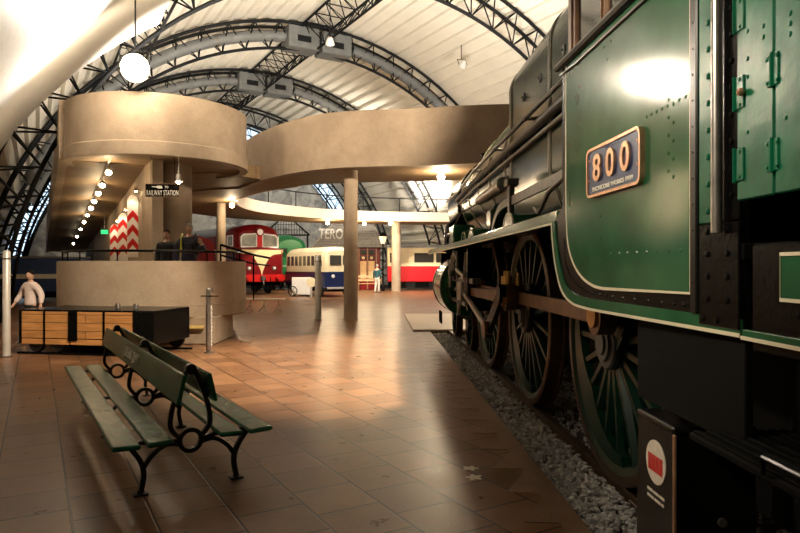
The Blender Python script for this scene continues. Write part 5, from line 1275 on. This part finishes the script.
def person(label, loc, rz, H, top, legs, hair, arms, stance=0.09, stride=0.0, head_turn=0.0, jacket=0.0, extra=None):
    """faces local -y; arms: ((elbow offset),(wrist offset)) per side relative to the shoulder, in units of H"""
    p = thing('person', label, 'person', loc, rz); k = H/1.75
    def V(x,y,z,r): return (x*k,y*k,z*k,(r[0]*k,r[1]*k) if isinstance(r,tuple) else r*k)
    sh = 0.185
    N = [V(0,0,0.95,(0.15,0.11)),V(0,0,1.10,(0.135,0.095)),V(0,-0.005,1.28,(0.155,0.105)),V(0,0,1.42,(0.13,0.08)),V(0,0.0,1.50,0.055),V(0,-0.01,1.545,0.055)]
    E = [(0,1),(1,2),(2,3),(3,4),(4,5)]
    ja = {}
    for s, (el, wr) in zip((-1,1), arms):
        i = len(N); S0 = Vector((s*sh,0,1.40)); e = S0+Vector(el); w = S0+Vector(wr)
        N += [V(*S0,0.055),V(*e,0.042),V(*w,0.030)]; E += [(3,i),(i,i+1),(i+1,i+2)]; ja[s] = (S0,e,w)
        d = (w-e).normalized(); h0 = w+d*0.05; j = len(N); N.append(V(*h0,(0.040,0.022))); E.append((i+2,j))
        side = Vector((1,0,0)) if abs(d.x) < 0.8 else Vector((0,1,0)); side = (side - d*side.dot(d)).normalized(); nf = d.cross(side)
        for q,(off,L_) in enumerate(((-0.028,0.07),(-0.009,0.082),(0.010,0.077),(0.028,0.06))):
            b = h0+d*0.035+side*off; c = b+d*L_*0.5+nf*0.008; t = c+d*L_*0.4+nf*0.022; jj = len(N)
            N += [V(*b,0.0105),V(*c,0.0095),V(*t,0.008)]; E += [(j,jj),(jj,jj+1),(jj+1,jj+2)]
        b = h0+side*(-s*0.036)+d*0.0; c = b+d*0.03+side*(-s*0.022); jj = len(N); N += [V(*b,0.012),V(*c,0.0095)]; E += [(j,jj),(jj,jj+1)]
    jl = {}
    for s in (-1,1):
        i = len(N); st = stride*s
        hip = Vector((s*0.09,0,0.90)); kn = Vector((s*stance,-0.03+st*0.5,0.50)); an = Vector((s*stance,0.03+st,0.09)); toe = an+Vector((s*0.02,-0.16,-0.05))
        N += [V(*hip,0.082),V(*kn,0.056),V(*an,0.038),V(*toe,0.032)]; E += [(0,i),(i,i+1),(i+1,i+2),(i+2,i+3)]; jl[s] = (hip,kn,an,toe)
    body = skin('body', N, E, M['skin'], p)
    # head: shaped surface with brow, nose, chin and ears
    g = G(); n = 20; rows = 16; hc = Vector((0,-0.012,1.635))
    vs = []; 
    for i in range(rows+1):
        t = -PI/2+PI*i/rows; z = math.sin(t)
        for j in range(n):
            a = 2*PI*j/n; x = math.cos(t)*math.sin(a); y = -math.cos(t)*math.cos(a)
            w = 0.074*(1-0.18*max(0,-z)); dpt = 0.094; hh = 0.118
            q = Vector((x*w, y*dpt, z*hh))
            fr = max(0,math.cos(a))**8
            if -0.35 < z < 0.15: q.y -= 0.020*fr*(1-abs(z+0.15)/0.25) if abs(z+0.15) < 0.25 else 0
            if -0.75 < z < -0.45: q.y -= 0.006*max(0,math.cos(a))**4
            if 0.02 < z < 0.25: q.y += 0.006*(math.exp(-((abs(a if a < PI else a-2*PI)-0.38)/0.16)**2))
            vs.append(hc+q)
    g.v = [tuple(v*k) for v in vs]
    for i in range(rows):
        for j in range(n): g.f.append((i*n+j,i*n+(j+1)%n,(i+1)*n+(j+1)%n,(i+1)*n+j))
    for s in (-1,1): g.ball(tuple((hc+Vector((s*0.076,0.012,-0.005)))*k),0.026*k,8,(0.35,0.7,1.1))
    hd = g.build('head', M['skin'], p, smooth=60)
    g = G()
    for s in (-1,1): g.ball(tuple((hc+Vector((s*0.030,-0.081,0.014)))*k),0.011*k,8,(1.1,0.5,0.7))
    g.build('eyes', M['hair_dark'], hd)
    g = G(); g.ball(tuple((hc+Vector((0,-0.086,-0.058)))*k),0.022*k,8,(1.1,0.35,0.28)); g.build('mouth', M['copper'], hd)
    g = G()
    for i in range(9):
        t = R(-4)+ (PI/2-R(-4))*i/8
        for j in range(n):
            a = 2*PI*j/n; z = math.sin(t)
            front = max(0,math.cos(a)); zz = z
            if z < 0.45*front+0.0: zz = 0.45*front+0.1*front
            c_ = math.sqrt(max(0,1-zz*zz)); g.v.append(tuple((hc+Vector((0.083*c_*math.sin(a),-0.103*c_*math.cos(a)+0.004,0.127*zz+0.002)))*k))
    for i in range(8):
        for j in range(n): g.f.append((i*n+j,i*n+(j+1)%n,(i+1)*n+(j+1)%n,(i+1)*n+j))
    g.build('hair', M[hair], hd, smooth=60)
    if head_turn: 
        hd.rotation_euler = (0,0,head_turn)
    # clothes
    jk = jacket
    N = [V(0,0,0.88,(0.155+jk,0.12+jk)),V(0,0,1.0,(0.152+jk,0.115+jk)),V(0,-0.005,1.26,(0.160+jk,0.116+jk)),V(0,0,1.41,(0.138+jk,0.09+jk)),V(0,0,1.475,(0.075,0.07))]; E = [(0,1),(1,2),(2,3),(3,4)]
    for s in (-1,1):
        S0,e,w = ja[s]; i = len(N); N += [V(*S0,0.074+jk),V(*e,0.062+jk),V(*(e+(w-e)*0.93),0.046+jk*0.5)]; E += [(3,i),(i,i+1),(i+1,i+2)]
    skin('top', N, E, M[top], p)
    N = [V(0,0,0.98,(0.158,0.118)),V(0,0,0.88,(0.165,0.122))]; E = [(0,1)]
    for s in (-1,1):
        hip,kn,an,toe = jl[s]; i = len(N); N += [V(*(hip+Vector((0,0,-0.08))),0.098),V(*kn,0.074),V(*(an+Vector((0,0,0.0))),0.058)]; E += [(1,i),(i,i+1),(i+1,i+2)]
    skin('trousers', N, E, M[legs], p)
    for s in (-1,1):
        hip,kn,an,toe = jl[s]; g = G(); c = (an+toe)/2; T = Matrix.Translation(Vector((c.x,c.y,0))*k)
        g.bbox(tuple(Vector((-0.05,-0.14,0))*k), tuple(Vector((0.05,0.10,0.085))*k), 0.035*k, T); g.build('shoe', M['sole'], p)
    if extra: extra(p, k, ja)
    return p
down = ((-0.05,0.02,-0.28),(-0.07,-0.05,-0.53)); downr = ((0.05,0.02,-0.28),(0.07,-0.05,-0.53))
def pink_item(p, k, ja):
    w = ja[-1][2]; g = G(); g.bbox(tuple((w+Vector((-0.03,-0.09,-0.16)))*k), tuple((w+Vector((0.05,-0.03,0.14)))*k), 0.02*k); o = g.build('sleeve_patch', M['red'], p)
person('child in a pale pink sweatshirt and dark trousers walking behind the wooden wagon', (-7.62,13.0,0), R(-18), 1.50, 'cloth_pink', 'cloth_black', 'hair_dark',
       (((-0.15,0.03,-0.24),(-0.21,-0.10,-0.44)),((0.13,0.03,-0.26),(0.21,-0.08,-0.46))), stride=0.10, jacket=0.012)
person('young man in black with short dark hair standing behind the parapet', (-5.27,14.25,0.75), R(-5), 1.66, 'cloth_black', 'cloth_black', 'hair_dark', (down,downr), jacket=0.015)
def backpack(p, k, ja):
    g = G(); g.bbox(tuple(Vector((-0.16,0.10,1.0))*k), tuple(Vector((0.16,0.30,1.48))*k), 0.06*k); b = g.build('backpack', M['cloth_black'], p)
    for s,m_ in ((-1,'strap'),(1,'cloth_black')):
        g = G(); g.tube([Vector(q)*k for q in ((s*0.13,0.12,1.46),(s*0.14,-0.02,1.52),(s*0.135,-0.13,1.42),(s*0.14,-0.15,1.25),(s*0.17,-0.06,1.08))],0.017*k,8); g.build('shoulder_strap', M[m_], b)
    g = G(); g.bbox(tuple(Vector((-0.09,-0.165,1.06))*k), tuple(Vector((0.08,-0.12,1.32))*k), 0.03*k); g.build('scarf', M['cloth_navy'], p)
person('older man in a dark jacket with a backpack and yellow-green straps behind the parapet', (-4.67,13.95,0.75), R(8), 1.78, 'cloth_navy', 'cloth_navy', 'hair_grey',
       (((-0.09,0.02,-0.27),(-0.10,-0.10,-0.50)),((0.12,-0.02,-0.26),(0.10,-0.22,-0.10))), jacket=0.03, extra=backpack)
person('distant person in pale trousers and dark teal top by the station building', (-1.36,37.4,0), R(150), 1.72, 'cloth_teal', 'cloth_white', 'hair_grey', (down,downr), stride=0.06)
# ================================================================== LIGHT
EXPOSURE = 0.1
WARM = (1,0.80,0.56)
flood((-6.45,15.3,6.40), (1.25,3.1,2.2), 'very bright floodlight shining above the concrete drum', 1500, (1,0.86,0.66), r=0.34, spot=20, stem=1.2)
lamp('added_spill', 'SPOT', (-6.25,14.5,6.35), 420, (1,0.80,0.55), target=(-7.0,16.5,5.9), size=0.25, spot=165, blend=0.5)  # separate spot without a fitting, added to brighten the drum face
lamp('added_spill', 'SPOT', (-6.8,14.9,6.45), 900, (1,0.90,0.76), target=(-8.8,11.2,7.6), size=0.25, spot=130, blend=0.6)  # second bare spot, added to whiten the lining around the floodlight
flood((1.2,4.5,8.2), (-5.6,11.8,0.7), 'added floodlight high beside the locomotive cab aimed at the pine wagon', 6500, WARM, r=0.2, spot=23, stem=0.5)  # out-of-view lamp, added to brighten the wagon's front boards
flood((-1.0,1.4,3.3), (1.2,2.7,2.25), 'added floodlight on the near vault foot aimed at the number plate', 190, (1,0.86,0.66), r=0.14, spot=62, stem=0.3)  # out-of-view lamp, added as diffuse fill on the cab side
flood((2.0,6.2,8.8), (-2.2,17.8,7.0), 'floodlight high over the bench aimed at the bridge parapet', 9500, WARM, r=0.2, spot=42, stem=1.2)
flood((4.3,9.0,11.0), (0.6,10.5,0.0), 'floodlight high on a rod above the steam locomotive', 21000, WARM, spot=45, stem=1.5)
flood((3.9,39.9,6.4), (-1.0,34.0,0.0), 'bright small floodlight hanging beyond the boiler end', 500, (1,0.82,0.58), r=0.2, spot=120, stem=1.1)
flood((-3.0,27.0,11.2), (-4.0,36.5,1.5), 'floodlight on a roof arch aimed down at the red diesel locomotive', 9000, (1,0.86,0.68), r=0.2, spot=70, stem=1.6)
flood((3.0,30.0,11.2), (0.5,41.5,1.5), 'floodlight on a roof arch aimed down at the red coach', 9000, (1,0.86,0.68), r=0.2, spot=70, stem=0.7)
# unseen bowl lights, added on top of the walkways to brighten the roof
def added_uplight(x, y, z, e, lab, col=(1,0.90,0.76), aim=(-3.2,5.6,6.0)):
    o = thing('added_uplighter', lab, 'added_uplighter', (x,y,z), 0, 'uplighters added on the walkways')
    g = G(); g.lathe([(0.12,0),(0.12,0.03),(0.03,0.05),(0.03,0.25),(0.22,0.32),(0.26,0.45),(0.24,0.45),(0.20,0.36),(0.001,0.35)], n=24); g.build('bowl', M['lamp_shell'], o)
    g = G(); g.lathe([(0.001,0.40),(0.21,0.40)], n=24); g.build('lens', M['lamp'], o)
    lamp('added_uplight', 'SPOT', (x,y,z+0.5), e*4.6, col, target=(x+aim[0],y+aim[1],z+0.5+aim[2]), size=0.2, spot=125, blend=0.7)
added_uplight(-5.6,18.9,4.92, 900, 'unseen bowl uplighter on the drum slab behind its parapet')
added_uplight(1.0,19.2,4.92, 1250, 'unseen bowl uplighter on the bridge above the hall')
added_uplight(6.0,18.9,4.92, 1250, 'unseen bowl uplighter on the bridge above the locomotive boiler')
added_uplight(-9.6,31.0,4.92, 500, 'unseen bowl uplighter on the inner end of the ring walkway')
added_uplight(2.0,41.0,4.92, 1500, 'unseen bowl uplighter on the far side of the ring walkway')
w = bpy.data.worlds.new('world'); scene.world = w; w.use_nodes = True
w.node_tree.nodes['Background'].inputs['Color'].default_value = (1.0,0.85,0.68,1); w.node_tree.nodes['Background'].inputs['Strength'].default_value = 0.02
# ================================================================== CAMERA
cam = bpy.data.cameras.new('camera'); cam.sensor_width = 36; cam.lens = 630*36/800; cam.clip_end = 200; cam.clip_start = 0.05
co = bpy.data.objects.new('camera', cam); COL.objects.link(co); co.location = (0,0,1.58); co.rotation_euler = (R(90),0,0)
scene.camera = co
scene.view_settings.view_transform = 'Standard'; scene.view_settings.look = 'None'; scene.view_settings.gamma = 1; scene.view_settings.use_curve_mapping = False
scene.view_settings.exposure = EXPOSURE
scene.cycles.use_denoising = True
scene.cycles.max_bounces = 6; scene.cycles.diffuse_bounces = 4; scene.cycles.glossy_bounces = 3
scene.cycles.sample_clamp_indirect = 6
